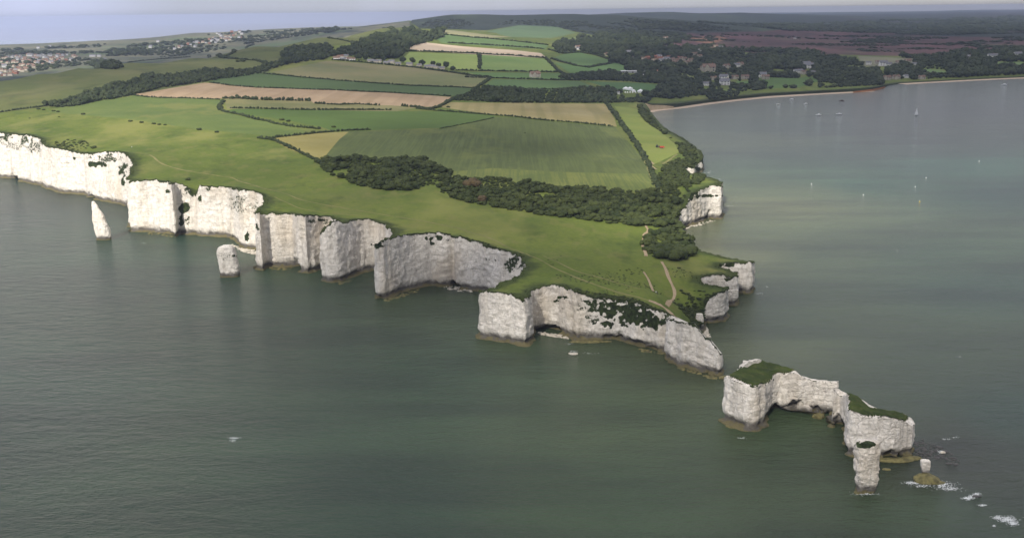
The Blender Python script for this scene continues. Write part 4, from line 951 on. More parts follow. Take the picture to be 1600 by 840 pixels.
# the town beyond the downs
TL = {'w': ('tiny white house in the hazy town beyond the downs', 'white houses in the far town'), 'b': ('tiny red-brown house in the hazy town beyond the downs', 'brick houses in the far town'), 's': ('tiny grey-beige house in the hazy town beyond the downs', 'stone houses in the far town')}
TOWNW = plain('town_render', (0.42, 0.42, 0.42), var=.2)
PT = {'w': house(15, 10, 7, 4, TOWNW, SLATE, label=TL['w'][0], group=TL['w'][1], details=False), 'b': house(15, 10, 7, 4, BRICK, BTILE, label=TL['b'][0], group=TL['b'][1], details=False), 's': house(15, 10, 7, 4, STONE, BTILE, label=TL['s'][0], group=TL['s'][1], details=False)}
def town(poly, n, mixp, sc):
    x0, x1 = min(p[0] for p in poly), max(p[0] for p in poly); y0, y1 = min(p[1] for p in poly), max(p[1] for p in poly); c = 0
    while c < n:
        x, y = RNG.uniform(x0, x1), RNG.uniform(y0, y1)
        if not inpoly(poly, np.array([x]), np.array([y]))[0]: continue
        put(RNG.choice(['w', 'b', 's'], p=mixp), x, y, sc*RNG.uniform(.8, 1.5), RNG.uniform(-.6, .6), protos=PT); c += 1
town([(0,90),(40,87),(110,86),(125,92),(110,98),(60,105),(10,121),(0,123)], 105, [.5, .07, .43], .65)
town([(45,88),(105,87),(112,94),(60,99)], 25, [.6, .1, .3], .75)
town([(262,78),(285,72),(310,66),(370,55),(378,60),(330,69),(300,75),(270,79)], 30, [.5, .15, .35], .7)
town([(320,60),(340,52),(375,48),(380,56),(330,66)], 20, [.6, .1, .3], .75)
for x, y in ((143,89),(147,89),(155,89),(163,95),(247,66),(235,75),(78,74),(60,76),(236,74)): put('w', x, y, .9, 0, protos=PT)

# ------------------------------------------------------------------ woods: nearest trees one by one, the rest as masses
def tree_proto(i, leafm, kind='tree'):
    root = thing(kind, 'tree', 'tree')
    v, f = T_NEAR[i % 6]; v = v.copy(); v[:, 2] = v[:, 2]*1.0+0.12
    mesh_obj('crown', v, f, leafm, root, attrs={'tint': np.full(len(v), i*.13)})
    bm = bmesh.new()
    r = bmesh.ops.create_cone(bm, cap_ends=True, segments=7, radius1=.07, radius2=.035, depth=.55); bmesh.ops.translate(bm, verts=bm.verts, vec=(0, 0, .22))
    for k in range(3):
        a = k*2.1+i; m = Matrix.Translation((.12*math.cos(a), .12*math.sin(a), .5)) @ Matrix.Rotation(a, 4, 'Z') @ Matrix.Rotation(.7, 4, 'Y')
        bmesh.ops.create_cone(bm, cap_ends=False, segments=5, radius1=.03, radius2=.012, depth=.4, matrix=m)
    bm_obj('trunk', bm, BARK, root); return root
NEARW = [([(496,252),(560,247),(640,247),(665,252),(682,262),(708,268),(712,275),(694,285),(662,292),(640,299),(600,297),(560,290),(520,275),(503,263)], 'dark green tree in the wood between the clifftop pasture and the striped crop field, left of the gap', 'trees in the left half of the clifftop wood'),
 ([(683,291),(700,279),(740,279),(775,278),(800,284),(870,292),(950,297),(1030,300),(1052,312),(1058,335),(1056,356),(1010,354),(960,350),(900,342),(840,335),(770,323),(720,315),(690,301)], 'dark green tree in the long wood stretching right from the gap towards the sea', 'trees in the right half of the clifftop wood'),
 ([(1010,364),(1030,360),(1060,360),(1084,372),(1083,390),(1075,404),(1050,408),(1025,405),(1008,393)], 'dark low tree in the round copse between the two brown paths on the headland', 'trees in the round clifftop copse')]
cand = []
for q, (poly, lb, gp) in enumerate(NEARW):
    for t_ in fill(poly, 4.7, 1.9, 4.9, .92, gaps=(24, -.45)): cand.append((t_, q))
cand.sort(key=lambda c: c[0][1]*(1.0 if c[1] != 0 else 1.0))
NI = 285
protos = [tree_proto(i, LEAF) for i in range(6)]; pu = set()
near_n = 0; rest = {0: [], 1: [], 2: []}
for c_, q in cand:
    if near_n < NI:
        k = int(RNG.integers(0, 6)); o = protos[k] if k not in pu else copy_tree(protos[k]); pu.add(k)
        o.location = c_[:3]; o.rotation_euler = (0, 0, RNG.uniform(0, 6.28)); o.scale = (c_[3]*1.1, c_[3]*1.1, c_[4])
        o['label'] = NEARW[q][1]; o['group'] = NEARW[q][2]; near_n += 1
    else: rest[q].append(c_)
print('near trees', near_n, [len(v) for v in rest.values()])
for q in rest:
    if rest[q]: scatter_crowns('woodland', rest[q], LEAF, T_MID, NEARW[q][1].replace('tree in', 'mass of crowns in').replace('dark green mass', 'mass'))
bt = tree_proto(2, LEAFB); p = at(738, 294); bt.location = p; bt.scale = (6.5, 6.5, 7.5); tag(bt, 'brownish purple tree standing out in the dark clifftop wood', 'tree')
bt = tree_proto(4, LEAFB); p = at(752, 316); bt.location = p; bt.scale = (4.5, 4.5, 5); tag(bt, 'small russet tree at the lower edge of the clifftop wood', 'tree')
S = scatter_crowns
S('scrub', fill([(1034,262),(1060,262),(1080,284),(1100,296),(1086,303),(1074,310),(1064,330),(1060,352),(1054,335),(1050,310),(1036,302),(1028,285)], 4.5, 2.2, 3.6, .9), LEAFP, T_MID, 'green scrub and bushes on the slope above the right hand cliffs')
S('scrub', [(x, y, gz(x, y)-.3, r, r*.6) for x, y, r in ((a_[0]+RNG.normal()*4.2, a_[1]+RNG.normal()*6.5, RNG.uniform(1.0, 2.2)) for a_ in (G(1086, 480, 12),)*380) if gz(x, y) > 2]+[(x, y, gz(x, y)-.3, r, r*.6) for x, y, r in ((a_[0]+RNG.normal()*5, a_[1]+RNG.normal()*8, RNG.uniform(.8, 1.7)) for a_ in (G(1098, 462, 16),)*160) if gz(x, y) > 2], LEAF, T_MID, 'dark scrub on the steep slope beside the headland neck')
S('scrub', fill([(1000,166),(1010,170),(1014,182),(1028,198),(1040,210),(1060,224),(1078,236),(1092,250),(1094,262),(1080,258),(1064,240),(1062,230),(1048,216),(1030,204),(1008,190),(998,172)], 5.5, 3.2, 4.8, 1.0), LEAF, T_MID, 'dark bushes along the cliff edge above the bay')
S('scrub', fill([(1036,258),(1062,246),(1090,262),(1084,268),(1060,268),(1040,268)], 5, 1.8, 3.0, .8), LEAFP, T_MID, 'low mixed bushes beside the field corner above the small white cliffs')
def fringe(a, b, y0, y1, width, n):
    tx, ty = proj(TOPM[:, 0], TOPM[:, 1], TOPM[:, 2]); sel = np.nonzero((tx > a) & (tx < b) & (ty > y0) & (ty < y1))[0]; N = normals2d(TOPM, False); out = []
    for _ in range(n):
        k = RNG.choice(sel); d = -width*RNG.random()**1.5+.2; x, y = TOPM[k, 0]+N[k, 0]*d, TOPM[k, 1]+N[k, 1]*d
        z = gz(x, y) or TOPM[k, 2]; r = RNG.uniform(.5, 1.25)*(1 if n < 1000 else .62*max(1, y/700)); out.append((x, y, z-.25, r, r*.8))
    return out
S('scrub', fringe(900, 1040, 455, 496, 7, 420), LEAFP, T_TINY, 'ragged low scrub along the turf edge above the plant-covered cliff')
S('scrub', fringe(640, 775, 360, 390, 4.5, 260), LEAFP, T_TINY, 'dark scrub fringe along the cliff edge above the curved bay cliff')
S('scrub', fill([(85,224),(110,218),(140,222),(150,232),(120,236),(95,232)], 6, 2.0, 3.5, .7), LEAFP, T_TINY, 'dark low scrub in the hollow above the left cliffs')
MAT_WOODS = [
 ([(66,166),(100,160),(125,150),(170,138),(200,128),(230,120),(270,120),(310,113),(370,111),(400,106),(440,97),(432,105),(400,117),(330,126),(300,131),(250,138),(200,151),(150,159),(120,166),(95,168)], 'dark hanging wood in a long strip below the open down'),
 ([(440,84),(450,78),(515,70),(522,88),(516,92),(480,96),(440,103),(420,110),(444,96)], 'dark wood above the left end of the hamlet'),
 ([(520,88),(530,78),(560,68),(600,56),(640,48),(675,50),(700,51),(694,60),(655,70),(638,76),(636,82),(620,92),(590,92),(560,88),(540,88)], 'dark wood covering the steep slope above the hamlet'),
 ([(139,102),(160,100),(190,101),(192,105),(180,109),(150,106)], 'small dark copse on the skyline of the down'),
 ([(732,148),(738,140),(800,139),(850,143),(880,140),(900,139),(960,140),(975,148),(1005,150),(1000,160),(960,161),(800,161),(708,157)], 'dark tree belt above the dry tan field'),
 ([(872,121),(905,116),(960,114),(1000,113),(1040,118),(1040,132),(1000,129),(950,126),(905,126),(880,124)], 'dark tree belt in front of the farmyard'),
 ([(862,72),(880,62),(900,68),(930,60),(960,58),(955,75),(985,80),(960,92),(905,80),(875,85)], 'patchy trees between the far green fields')]
for poly, lb in MAT_WOODS: S('woodland', fill(poly, 6, 2.8, 5.2, 1.25), LEAFF, T_FAR, lb)
S('woodland', fill([(1003,163),(1000,150),(1020,142),(1045,130),(1040,118),(1000,112),(965,110),(950,95),(930,88),(922,74),(960,60),(1020,62),(1060,75),(1100,72),(1200,82),(1280,85),(1320,90),(1360,104),(1384,122),(1384,132),(1368,138),(1300,142.5),(1200,147),(1150,151),(1100,157),(1050,164),(1020,165)], 7, 3.0, 6.2, 1.05, True, (85, -.2)), LEAFF, T_FAR, 'dense dark village woods above the sandy beach of the bay')
S('woodland', fill([(1384,118),(1380,92),(1440,88),(1500,84),(1600,80),(1720,78),(1720,112),(1600,117),(1480,122),(1405,128)], 8.5, 3.6, 6.5, 1.1, True, (110, -.3)), LEAFF, T_FAR, 'dark woods behind the beach at the right')
S('woodland', fill([(920,72),(900,60),(960,50),(1000,48),(1060,52),(1080,60),(1060,70),(1020,62),(960,60)], 9, 3.0, 6.0, .8, False, (120, -.15)), LEAFF, T_TINY, 'scrubby woods on the rise behind the village')
S('woodland', fill([(900,34),(960,28),(1000,31),(1060,34),(1200,38),(1330,34),(1450,30),(1700,24),(1700,50),(1450,56),(1300,50),(1180,48),(1000,50),(930,54),(880,44)], 8, 2.6, 7.0, .35, False, (420, -.12)), LEAFF, T_TINY, 'distant dark woods spread over the hills and plain behind the heath')
S('woodland', fill([(655,44),(668,32),(720,30),(745,36),(720,45)], 8, 2.6, 5.5, .35, False, (420, -.2))+fill([(765,40),(800,32),(900,30),(930,40),(900,50),(860,40),(800,38)], 8, 2.6, 5.5, .3, False, (420, -.1)), LEAFF, T_TINY, 'dark woods on the flank of the rounded hill at the skyline')
S('woodland', fill([(960,58),(1100,54),(1300,56),(1700,60),(1700,84),(1400,87),(1200,82),(1100,72)], 8, 2.4, 5.5, .45, False, (190, .24)), LEAFF, T_TINY, 'thin scattered clumps of trees on the brown heath')
S('woodland', fill([(0,110),(0,78),(60,77),(200,67),(300,57),(400,49),(560,44),(560,46),(480,56),(400,67),(300,86),(200,94),(120,103),(60,111),(20,118)], 11, 2.4, 6.0, .6, False, (200, -.02)), LEAFF, T_TINY, 'hazy trees among the houses of the far town')

def hedge(px, label, r=1.7, h=2.2, gap=0.0, mat=LEAFF, name='hedge', tmpl=None):
    P = [at(*p) for p in px]; out = []; 
    for a, b in zip(P, P[1:]):
        L = (b-a).length; yy = (a.y+b.y)/2; k = max(1.0, yy/1600); n = max(1, int(L/(r*.75*k)))
        for i in range(n):
            if gap and fbm(a.x*.02+i*.31, a.y*.02, 0.0, 2) > .5-gap: continue
            q = a.lerp(b, (i+RNG.random())/n); x, y = q.x+RNG.normal()*r*.35, q.y+RNG.normal()*r*.35
            out.append((x, y, gz(x, y)-.3, r*k*RNG.uniform(.7, 1.35), h*k**.5*RNG.uniform(.7, 1.5)))
    if not out: return
    o = scatter_crowns(name, out, mat, tmpl or T_TINY, label, kind='thing', cat='hedge')
    return o
for px, lb, r, h in [
 ([(420,218),(432,215),(470,211),(545,204),(578,203)], 'hedge along the top edge of the yellow field', 1.8, 2.4),
 ([(404,216),(430,220),(455,232),(478,243),(494,250),(506,262)], 'hedge down the left edge of the yellow field to the clifftop wood', 2.1, 2.6),
 ([(400,187),(415,189),(432,194),(445,196),(465,199),(500,202)], 'bushy hedge curving below the left end of the bright green field', 2.2, 2.6),
 ([(208,149),(230,152),(250,153),(300,154),(345,156)], 'thin hedge below the left half of the ploughed field', 1.8, 2.0),
 ([(346,154),(370,154),(400,156),(440,157),(486,158)], 'thick bushy hedge below the middle of the ploughed field', 3.6, 4.0),
 ([(490,162),(530,164),(560,163),(592,165)], 'short thick hedge right of the bushy one under the ploughed field', 2.6, 2.6),
 ([(350,158),(344,164),(343,171),(352,175),(372,179),(388,183),(400,187)], 'hedge hooking round the left tip of the bright green field', 2.6, 2.8),
 ([(360,169),(400,170),(440,171),(500,172),(560,172),(610,172)], 'dark straight hedge along the top of the bright green field', 2.0, 2.4),
 ([(628,166),(650,168),(668,171),(682,169),(695,163),(706,156),(716,152),(730,149)], 'hedge rising right from the tip of the ploughed field', 2.8, 3.2),
 ([(326,129),(360,134),(400,137),(460,139),(520,141),(580,144),(640,147),(706,151)], 'long hedge along the top of the ploughed field', 1.9, 2.2),
 ([(402,114),(440,118),(480,122),(530,126),(580,130),(640,134),(700,136),(742,138)], 'long hedge along the lower edge of the pale stubble field', 2.0, 2.2),
 ([(520,94),(560,97),(600,101),(650,106),(700,113),(740,119),(764,121)], 'hedge and trees behind the hamlet along the stubble field top', 2.4, 3.0),
 ([(766,122),(758,129),(745,137),(738,142)], 'short hedge at the right end of the stubble field', 2.6, 3.0),
 ([(650,170),(680,173),(720,176),(770,180),(800,182)], 'hedge below the left part of the dry tan field', 1.8, 2.2),
 ([(772,184),(750,189),(720,195),(688,201)], 'faint low hedge slanting below the bright green field', 1.0, 1.2),
 ([(800,182),(830,186),(860,189),(900,192),(958,198)], 'hedge between the dry tan field and the striped crop field', 1.9, 2.2),
 ([(948,162),(958,175),(968,190),(980,206),(992,222),(1002,238),(1010,252)], 'broad dark hedge running down beside the farm track', 3.4, 3.2),
 ([(1012,254),(1018,268),(1024,284),(1030,298)], 'bushy hedge continuing down the track to the clifftop wood', 2.6, 2.6),
 ([(638,80),(690,82),(740,84),(800,87),(853,91),(862,101),(872,111),(888,120)], 'long dark hedge below the bare pale field', 2.6, 3.0),
 ([(749,86),(750,98),(749,108)], 'short hedge between the two pale green fields', 3.0, 3.0),
 ([(712,110),(750,111),(800,112),(870,113)], 'hedge under the two pale green fields', 2.4, 2.6),
 ([(726,121),(760,122),(820,124),(905,126)], 'hedge above the far green field beyond the tree belt', 2.4, 2.6),
 ([(752,139),(800,139),(870,140),(928,138)], 'low hedge below the far green field beside the tree belt', 2.2, 2.4),
 ([(862,92),(880,98),(900,103),(920,106),(940,102),(960,98)], 'dark hedge between the two small green fields near the village', 2.8, 3.0),
 ([(858,78),(880,84),(905,82),(930,86),(958,95)], 'hedge along the top of the small green fields near the village', 2.8, 3.0),
 ([(700,67),(750,70),(800,73),(850,77)], 'far hedge above the bare pale field', 2.8, 2.8),
 ([(690,54),(740,59),(800,64),(858,71)], 'farthest hedge across the green slope below the wooded hill', 3.0, 2.8),
 ([(326,87),(345,90),(370,93),(400,95),(420,101)], 'hedge crossing the open down near the skyline', 3.0, 3.0),
 ([(348,90),(365,83),(385,74),(396,70)], 'hedge climbing to the skyline of the down', 2.6, 3.0),
 ([(0,176),(30,171),(60,168),(76,164)], 'thin hedge at the foot of the open down at the left', 2.0, 2.0),
 ([(200,98),(225,95),(260,92),(300,89)], 'broken line of bushes on the skyline of the down', 2.0, 2.4),
 ([(512,60),(530,62),(548,66)], 'short row of bushes high on the down', 2.6, 2.6),
 ([(600,44),(612,46),(617,47)], 'little clump of gorse on the down near the hilltop', 3.4, 3.0)]:
    hedge(px, lb, r, h, gap=.12 if 'broken' in lb or 'faint' in lb else 0)
S('tussocks', [(p.x+RNG.normal()*9, p.y+RNG.normal()*14, 0, 0, 0) for p in ()] + [(x, y, gz(x, y)-.25, r, r*.42) for x, y, r in [(q[0], q[1], RNG.uniform(.5, 1.3)) for q in fill([(830,440),(900,430),(980,420),(1040,415),(1085,425),(1090,450),(1060,455),(1050,475),(1000,470),(930,452),(860,448)], 2.6, 1, 1.5, 1, False, (17, .12))]], LEAFP, T_TINY, 'darker tussocks and low herbs on the turf of the headland')
S('edge_grass', fringe(-20, 1185, 200, 520, 3.4, 7000), LEAFP, T_TINY, 'coarse grass and herbs overhanging the cliff edges')
# single bushes dotted over the pasture
bv, bf = T_NEAR[0]
bush0 = None
for px, py, r in [(60,171,2.6),(68,172,2.2),(84,174,2.4),(91,175,2.4),(130,179,2.8),(204,190,2.6),(221,192,2.6),(240,194,2.6),(249,195,2.2),(258,195.5,2),(311,203,3),(339,207,2.6),(380,96.5,6),(372,97,5),(293,281,2.5),(521,199,2.8),(440,188,3.4),(450,190,3),(1061,419,1.3),(92,183,1.4),(46,185,1.4),(820,208,1.2),(700,168,3)]:
    if bush0 is None: o = bush0 = mesh_obj('bush', bv, bf, LEAF, attrs={'tint': np.zeros(len(bv))})
    else: o = bush0.copy(); COL.objects.link(o)
    p = at(px, py); o.location = p-Vector((0, 0, .3)); o.scale = (r, r, r*.8); o.rotation_euler = (0, 0, RNG.uniform(0, 6))
    near_cop = px == 1061
    tag(o, 'lone dark little bush on the turf between the two headland paths' if near_cop else 'single dark round bush dotted on the open grass', 'bush', None if near_cop else 'lone bushes dotted over the grassland')
for px, py, s in [(697,106,9),(685,107,8),(560,93,9),(571,94,8),(630,98,9),(645,99,9),(600,96,8),(585,96,8),(660,103,9),(676,103,8),(708,111,7)]:
    o = tree_proto(int(px) % 6, LEAFF); p = at(px, py); o.location = p; o.scale = (s*.9, s*.9, s*1.3)
    tag(o, 'dark rounded tree among the cottages of the hamlet below the down', 'tree', 'garden trees of the hamlet')

# ------------------------------------------------------------------ boats, buoys, machines, walker
HULLW = plain('white_hull', (0.8, 0.8, 0.8), rough=0.3, var=.02); SAIL = plain('sailcloth', (0.85, 0.85, 0.83), var=.02); REDP = plain('red_paint', (0.45, 0.05, 0.03), rough=.4); DARKP = plain('dark_paint', (0.03, 0.04, 0.05), rough=.4); RUBBER = plain('tyre_rubber', (0.02, 0.02, 0.02)); BROWNP = plain('brown_hull', (0.10, 0.05, 0.03)); YEL = plain('buoy_yellow', (0.7, 0.5, 0.05)); MASTM = plain('alloy', (0.5, 0.5, 0.5))
def hull_mesh(L, B, H, name, mat, root):
    V = []; n = 13
    for i in range(n):
        t = i/(n-1); w = B/2*(1-(max(0, t-.35)/.65)**2.2)*(0.85+.15*min(1, t/.3)); sh = H*(1+.25*t*t)
        x = -L/2+L*t
        for a, b in ((-1, 1), (-.8, .35), (0, -.3), (.8, .35), (1, 1)): V.append((x, a*w, b*sh if b > 0 else b*H*.8))
    F = [(i*5+j, i*5+j+1, (i+1)*5+j+1, (i+1)*5+j) for i in range(n-1) for j in range(4)]+[(i*5+4, i*5, (i+1)*5, (i+1)*5+4) for i in range(n-1)]
    F.append((0, 4, 3, 2)); return mesh_obj(name, V, F, mat, root)
def motorboat(L, label, hm=None, group=None):
    r = thing('motorboat', label, 'boat', group=group); hull_mesh(L, L*.3, L*.11, 'hull', hm or HULLW, r)
    bm = bmesh.new(); box(bm, -L*.12, L*.2, -L*.1, L*.1, L*.1, L*.24); bmesh.ops.bevel(bm, geom=bm.edges[:], offset=L*.02, segments=2, affect='EDGES'); c = bm_obj('cabin', bm, hm or HULLW, r)
    bm = bmesh.new(); box(bm, L*.195, L*.205, -L*.08, L*.08, L*.15, L*.21); bm_obj('windscreen', bm, GLASS, c); return r
def afloat(o, px, py, rz): X, Y = G(px, py, 0); o.location = (X, Y, 0.0); o.rotation_euler = (0, 0, rz); return o
afloat(motorboat(9.5, 'white motor cruiser on the bay, left one of the pair left of the sailing boat'), 1279, 180, .1)
afloat(motorboat(10, 'white motor cruiser on the bay, right one of the pair, nearest the sailing boat'), 1311, 179, -.1)
mb = motorboat(8, 'small white boat moored close to the sandy beach', None, 'small boats moored off the beach')
for k, (px, py) in enumerate([(1216,163.5),(1237,155.5),(1259,162.5)]): afloat(mb if k == 0 else copy_tree(mb), px, py, .2*k)
afloat(motorboat(9, 'dark brown boat off the beach, apart from the white ones', BROWNP), 1315, 158, 0)
afloat(motorboat(14, 'white boat far off near the right hand beach'), 1569, 133, .15)
sb = thing('sailing_boat', 'white sailing boat with raised triangular sails on the grey bay', 'boat')
hull_mesh(11, 3.2, 1.1, 'hull', HULLW, sb)
bm = bmesh.new(); bmesh.ops.create_cone(bm, cap_ends=True, segments=8, radius1=.12, radius2=.07, depth=15, matrix=Matrix.Translation((.5, 0, 8.4))); bm_obj('mast', bm, MASTM, sb)
def sail_mesh(pts, b):
    V = []; n = 10
    for s in (0, .04):
        for i in range(n+1):
            for j in range(n+1):
                a, c = i/n, j/n*(1-i/n); p = [pts[0][k]*(1-a-c)+pts[1][k]*c+pts[2][k]*a for k in range(3)]
                p[1] += b*math.sin(math.pi*min(1, c*1.2))*math.sin(math.pi*(a*.8+.1))+s; V.append(p)
    m = (n+1)**2; F = []
    for o in (0, m):
        for i in range(n):
            for j in range(n): F.append((o+i*(n+1)+j, o+i*(n+1)+j+1, o+(i+1)*(n+1)+j+1, o+(i+1)*(n+1)+j))
    return V, F
v, f = sail_mesh([(.3, 0, 2.2), (-4.6, .6, 2.2), (.4, 0, 15.2)], .6); mesh_obj('mainsail', v, f, SAIL, sb)
v, f = sail_mesh([(5.2, 0, 1.4), (.9, .5, 1.8), (.8, 0, 13.5)], .7); mesh_obj('jib', v, f, SAIL, sb)
bm = bmesh.new(); box(bm, -2, 1.5, -.9, .9, 1.05, 1.7); bm_obj('cabin', bm, HULLW, sb)
afloat(sb, 1432, 180, .5); sb.scale = (.78,)*3
bu0 = None
for px, py in [(1530,252),(1447,278),(1430,292),(1349,305),(1268,288)]:
    if bu0 is None:
        bu0 = thing('buoy', 'small pale mooring buoy floating on the green water of the bay', 'buoy', group='mooring buoys on the bay')
        bm = bmesh.new(); bmesh.ops.create_uvsphere(bm, u_segments=14, v_segments=8, radius=.5); bm_obj('float_ball', bm, HULLW, bu0, True)
        bm = bmesh.new(); bmesh.ops.create_cone(bm, cap_ends=True, segments=8, radius1=.08, radius2=.08, depth=1.2, matrix=Matrix.Translation((0, 0, 1.1))); bm_obj('rod', bm, MASTM, bu0); o = bu0
    else: o = copy_tree(bu0)
    afloat(o, px, py, 0)
o = copy_tree(bu0); afloat(o, 1437, 315, 0); o['label'] = 'yellow buoy, nearest of the buoys on the bay'; del o['group']
for ch in o.children:
    if ch.name.startswith('float'): ch.data = ch.data.copy(); ch.data.materials[0] = YEL
def wheel(root, x, y, r, w=.35):
    bm = bmesh.new(); bmesh.ops.create_cone(bm, cap_ends=True, segments=18, radius1=r, radius2=r, depth=w, matrix=Matrix.Translation((x, y, r)) @ Matrix.Rotation(math.pi/2, 4, 'X')); bm_obj('wheel', bm, RUBBER, root)
tr_ = thing('tractor', 'dark tractor parked on the clifftop field, left of the red machine', 'tractor')
bm = bmesh.new(); box(bm, -.2, 2.2, -.5, .5, .8, 1.6); bmesh.ops.bevel(bm, geom=bm.edges[:], offset=.1, segments=2, affect='EDGES'); bm_obj('bonnet', bm, DARKP, tr_)
bm = bmesh.new(); box(bm, -1.6, -.2, -.8, .8, .9, 2.8); bmesh.ops.bevel(bm, geom=bm.edges[:], offset=.12, segments=2, affect='EDGES'); bm_obj('cab', bm, DARKP, tr_)
for y in (-.95, .95): wheel(tr_, -1.1, y, .95, .5)
for y in (-.75, .75): wheel(tr_, 1.6, y, .55)
tr_.location = at(1028, 230.5); tr_.rotation_euler = (0, 0, .1); tr_.scale = (1.15,)*3
fm = thing('farm_trailer', 'red farm trailer parked beside the dark tractor on the clifftop field', 'trailer')
bm = bmesh.new(); box(bm, -2.2, 2.2, -1.1, 1.1, .9, 1.1); box(bm, -2.2, -2.1, -1.1, 1.1, 1.1, 2); box(bm, 2.1, 2.2, -1.1, 1.1, 1.1, 2); box(bm, -2.1, 2.1, -1.1, -1, 1.1, 2); box(bm, -2.1, 2.1, 1, 1.1, 1.1, 2); bm_obj('body', bm, REDP, fm)
bm = bmesh.new(); box(bm, 2.2, 3.4, -.1, .1, .9, 1.05); bm_obj('drawbar', bm, REDP, fm)
for x in (-1.2, .2):
    for y in (-.95, .95): wheel(fm, x, y, .5)
fm.location = at(1034.5, 231.8); fm.rotation_euler = (0, 0, -.25); fm.scale = (1.15,)*3

def person(px, py, label, top, legs, rz=0.0, stride=.18):
    SK = [(0,0,.95),(0,0,1.2),(0,0,1.42),(0,0,1.52),(0,.01,1.66),(0,.01,1.76), (.2,0,1.42),(.27,.02,1.15),(.26,.1,.9),(.26,.14,.82), (-.2,0,1.42),(-.27,.0,1.15),(-.27,-.06,.9),(-.27,-.08,.82),
          (.1,0,.9),(.11,stride*.6,.5),(.11,stride,.08),(.11,stride+.18,.04), (-.1,0,.9),(-.11,-stride*.3,.5),(-.11,-stride,.08),(-.11,-stride+.18,.04)]
    RD = [.16,.17,.15,.06,.105,.09,.08,.055,.045,.035,.08,.055,.045,.035,.11,.075,.05,.045,.11,.075,.05,.045]
    ED = [(0,1),(1,2),(2,3),(3,4),(4,5),(2,6),(6,7),(7,8),(8,9),(2,10),(10,11),(11,12),(12,13),(0,14),(14,15),(15,16),(16,17),(0,18),(18,19),(19,20),(20,21)]
    me = bpy.data.meshes.new('person'); me.from_pydata(SK, ED, []); o = bpy.data.objects.new('person', me); COL.objects.link(o)
    m = o.modifiers.new('skin', 'SKIN'); 
    bmk = bmesh.new(); bmk.from_mesh(me); sl = bmk.verts.layers.skin.verify()
    for v_, r in zip(bmk.verts, RD): v_[sl].radius = (r, r); v_[sl].use_root = (v_.index == 0)
    bmk.to_mesh(me); bmk.free()
    o.modifiers.new('sub', 'SUBSURF').levels = 1
    t = NT('walker_clothes'); z = t.n.new('ShaderNodeSeparateXYZ'); tcx = t.n.new('ShaderNodeTexCoord'); t.l.new(tcx.outputs['Object'], z.inputs[0])
    c = t.mix(t.map(z.outputs[2], .93, .95), legs, top); c = t.mix(t.map(z.outputs[2], 1.5, 1.52), c, (.45, .28, .2)); c = t.mix(t.map(z.outputs[2], 1.70, 1.72), c, (.08, .05, .03))
    me.materials.append(t.col(c))
    o.location = at(px, py)-Vector((0, 0, -.02)); o.rotation_euler = (0, 0, rz)
    return tag(o, label, 'person')
person(1025, 459, 'person in a white top walking on the turf above the pale path', (.75, .75, .78), (.06, .07, .12), .6)
person(1027.4, 460.2, 'person in dark clothes walking beside the one in white', (.04, .045, .06), (.05, .05, .06), .8)
person(206, 231.5, 'distant walker in pale clothes on the turf above the left cliffs', (.7, .7, .7), (.2, .2, .2), .2)

# ------------------------------------------------------------------ cloud overhead and the air
COVER = [((300,33),0),((700,29),0),((850,27),0),((1000,24.5),0),((1150,23.5),0),((1300,21.5),0),((1450,20),0),((1600,18),0),((1300,25),.3),((1550,22),.3),((250,215),0.00),((380,215),0.02),((300,235),0.00),((60,200),0.05),((100,70),0.00),((300,50),0.00),((0,60),0.00),((450,40),0.10),((200,40),0.00),((0,240),0.00),((100,260),0.00),((200,300),0.00),((330,330),0.05),((400,330),0.10),((460,370),0.47),((550,390),0.71),((700,400),0.83),((800,480),0.51),((900,500),0.65),((1000,520),0.65),((1090,560),0.55),((1160,640),0.51),((1370,680),0.55),((1440,740),0.60),
 ((250,200),0.00),((330,190),0.00),((150,200),0.15),((400,250),0.10),((500,290),0.47),((600,320),0.59),((750,360),0.65),((950,420),0.77),((1100,430),0.77),((1100,320),0.05),((1080,270),0.00),((1150,330),0.10),((1030,230),0.15),((1000,190),0.41),((1020,290),0.47),
 ((100,150),0.77),((0,150),0.77),((250,120),0.77),((350,90),0.71),((300,165),0.53),((500,60),0.59),((600,240),0.71),((700,220),0.77),((850,230),0.83),((900,180),0.65),((700,260),0.53),((900,280),0.47),((500,190),0.47),((450,150),0.53),((700,150),0.71),((600,120),0.71),((720,95),0.00),((680,90),0.00),((800,100),0.41),((750,75),0.20),((900,100),0.71),((1000,100),0.96),((1100,90),0.97),((1100,130),0.97),((1250,110),0.96),((1400,110),0.96),((1550,100),0.89),((1300,50),0.97),((1500,50),0.97),((900,30),0.96),((700,35),0.89),
 ((100,400),0.65),((300,500),0.71),((100,700),0.77),((600,600),0.60),((800,750),0.65),((1200,750),0.69),((1500,800),0.89),((1300,450),0.41),((1200,300),0.10),((1300,270),0.15),((1500,250),0.47),((1550,500),0.77),((1500,170),0.96),((1250,200),0.65),((50,100),0.10),((300,60),0.10)]
CZ = 1500.0; sh = np.array((SUNV.x/SUNV.z*CZ, SUNV.y/SUNV.z*CZ))
cpw = np.array([(*G(a[0][0], a[0][1], 25 if a[0][1] > 60 else 60), a[1]) for a in COVER])
Uk = uv(cpw[:, 0], cpw[:, 1])
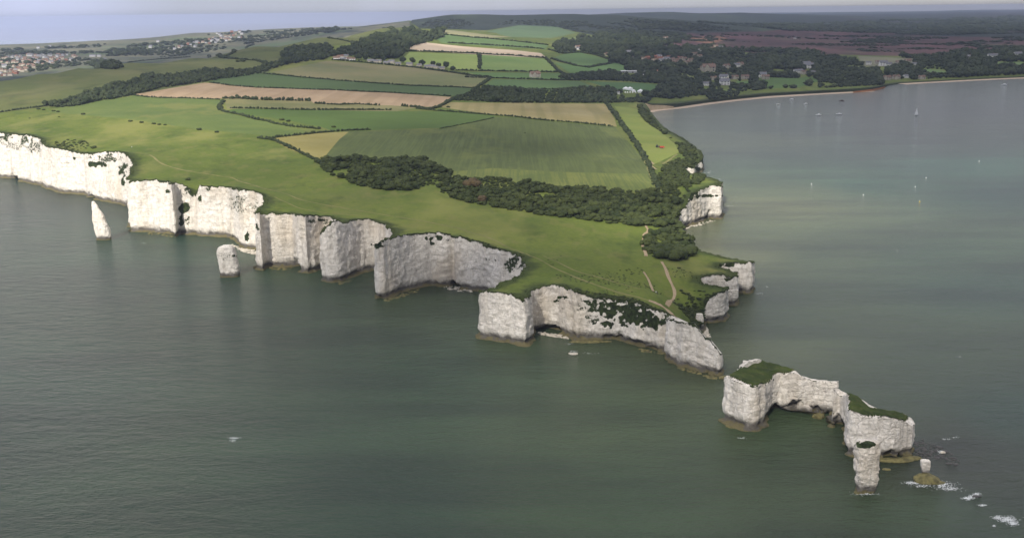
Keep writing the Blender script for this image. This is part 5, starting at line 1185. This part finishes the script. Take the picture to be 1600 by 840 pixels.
ly = np.linspace(math.log(250), math.log(24000), 170); uu = np.linspace(-.85, .85, 150)
LL, UU = np.meshgrid(ly, uu, indexing='ij'); CY = np.exp(LL); CX = UU*CY
U0 = uv(CX.ravel(), CY.ravel()); d2 = (U0[:, None, 0]-Uk[None, :, 0])**2+(U0[:, None, 1]-Uk[None, :, 1])**2+.0006
wg = 1/d2**1.7; cov = (wg@cpw[:, 2])/wg.sum(1)
n1, n2 = LL.shape; i, j = np.meshgrid(np.arange(n1-1), np.arange(n2-1), indexing='ij')
CF_ = np.stack([i*n2+j, i*n2+j+1, (i+1)*n2+j+1, (i+1)*n2+j], -1).reshape(-1, 4)
t = NT('cloud'); t.n.remove(t.b); out = t.n['Material Output']
tb = t.n.new('ShaderNodeBsdfTransparent'); tl = t.n.new('ShaderNodeBsdfTranslucent'); tl.inputs[0].default_value = (.72, .73, .75, 1); ms = t.n.new('ShaderNodeMixShader')
cn_ = t.noise(0.004, 5); fac = t.math('MULTIPLY', t.attr('cover'), t.map(cn_, .25, .6, .8, 1.25), clamp=True)
t.l.new(fac, ms.inputs[0]); t.l.new(tb.outputs[0], ms.inputs[1]); t.l.new(tl.outputs[0], ms.inputs[2]); t.l.new(ms.outputs[0], out.inputs[0])
co_ = mesh_obj('cloud', np.c_[CX.ravel()+sh[0], CY.ravel()+sh[1], CZ+40*fbm(CX.ravel()/300, CY.ravel()/300)], CF_, t.m, attrs={'cover': cov}, smooth=True)
tag(co_, 'broken cloud overhead that shades the land in patches', kind='stuff')
bm = bmesh.new(); box(bm, -24000, 24000, -3000, 24000, -2.6, 185.0)
t = NT('air'); t.n.remove(t.b); pv = t.n.new('ShaderNodeVolumePrincipled'); pv.inputs['Color'].default_value = (.66, .75, 1.0, 1); pv.inputs['Density'].default_value = 6.0e-5; pv.inputs['Anisotropy'].default_value = 0.1
t.l.new(pv.outputs[0], t.n['Material Output'].inputs['Volume'])
tag(bm_obj('haze', bm, t.m), 'thin summer haze over sea and land', kind='stuff')
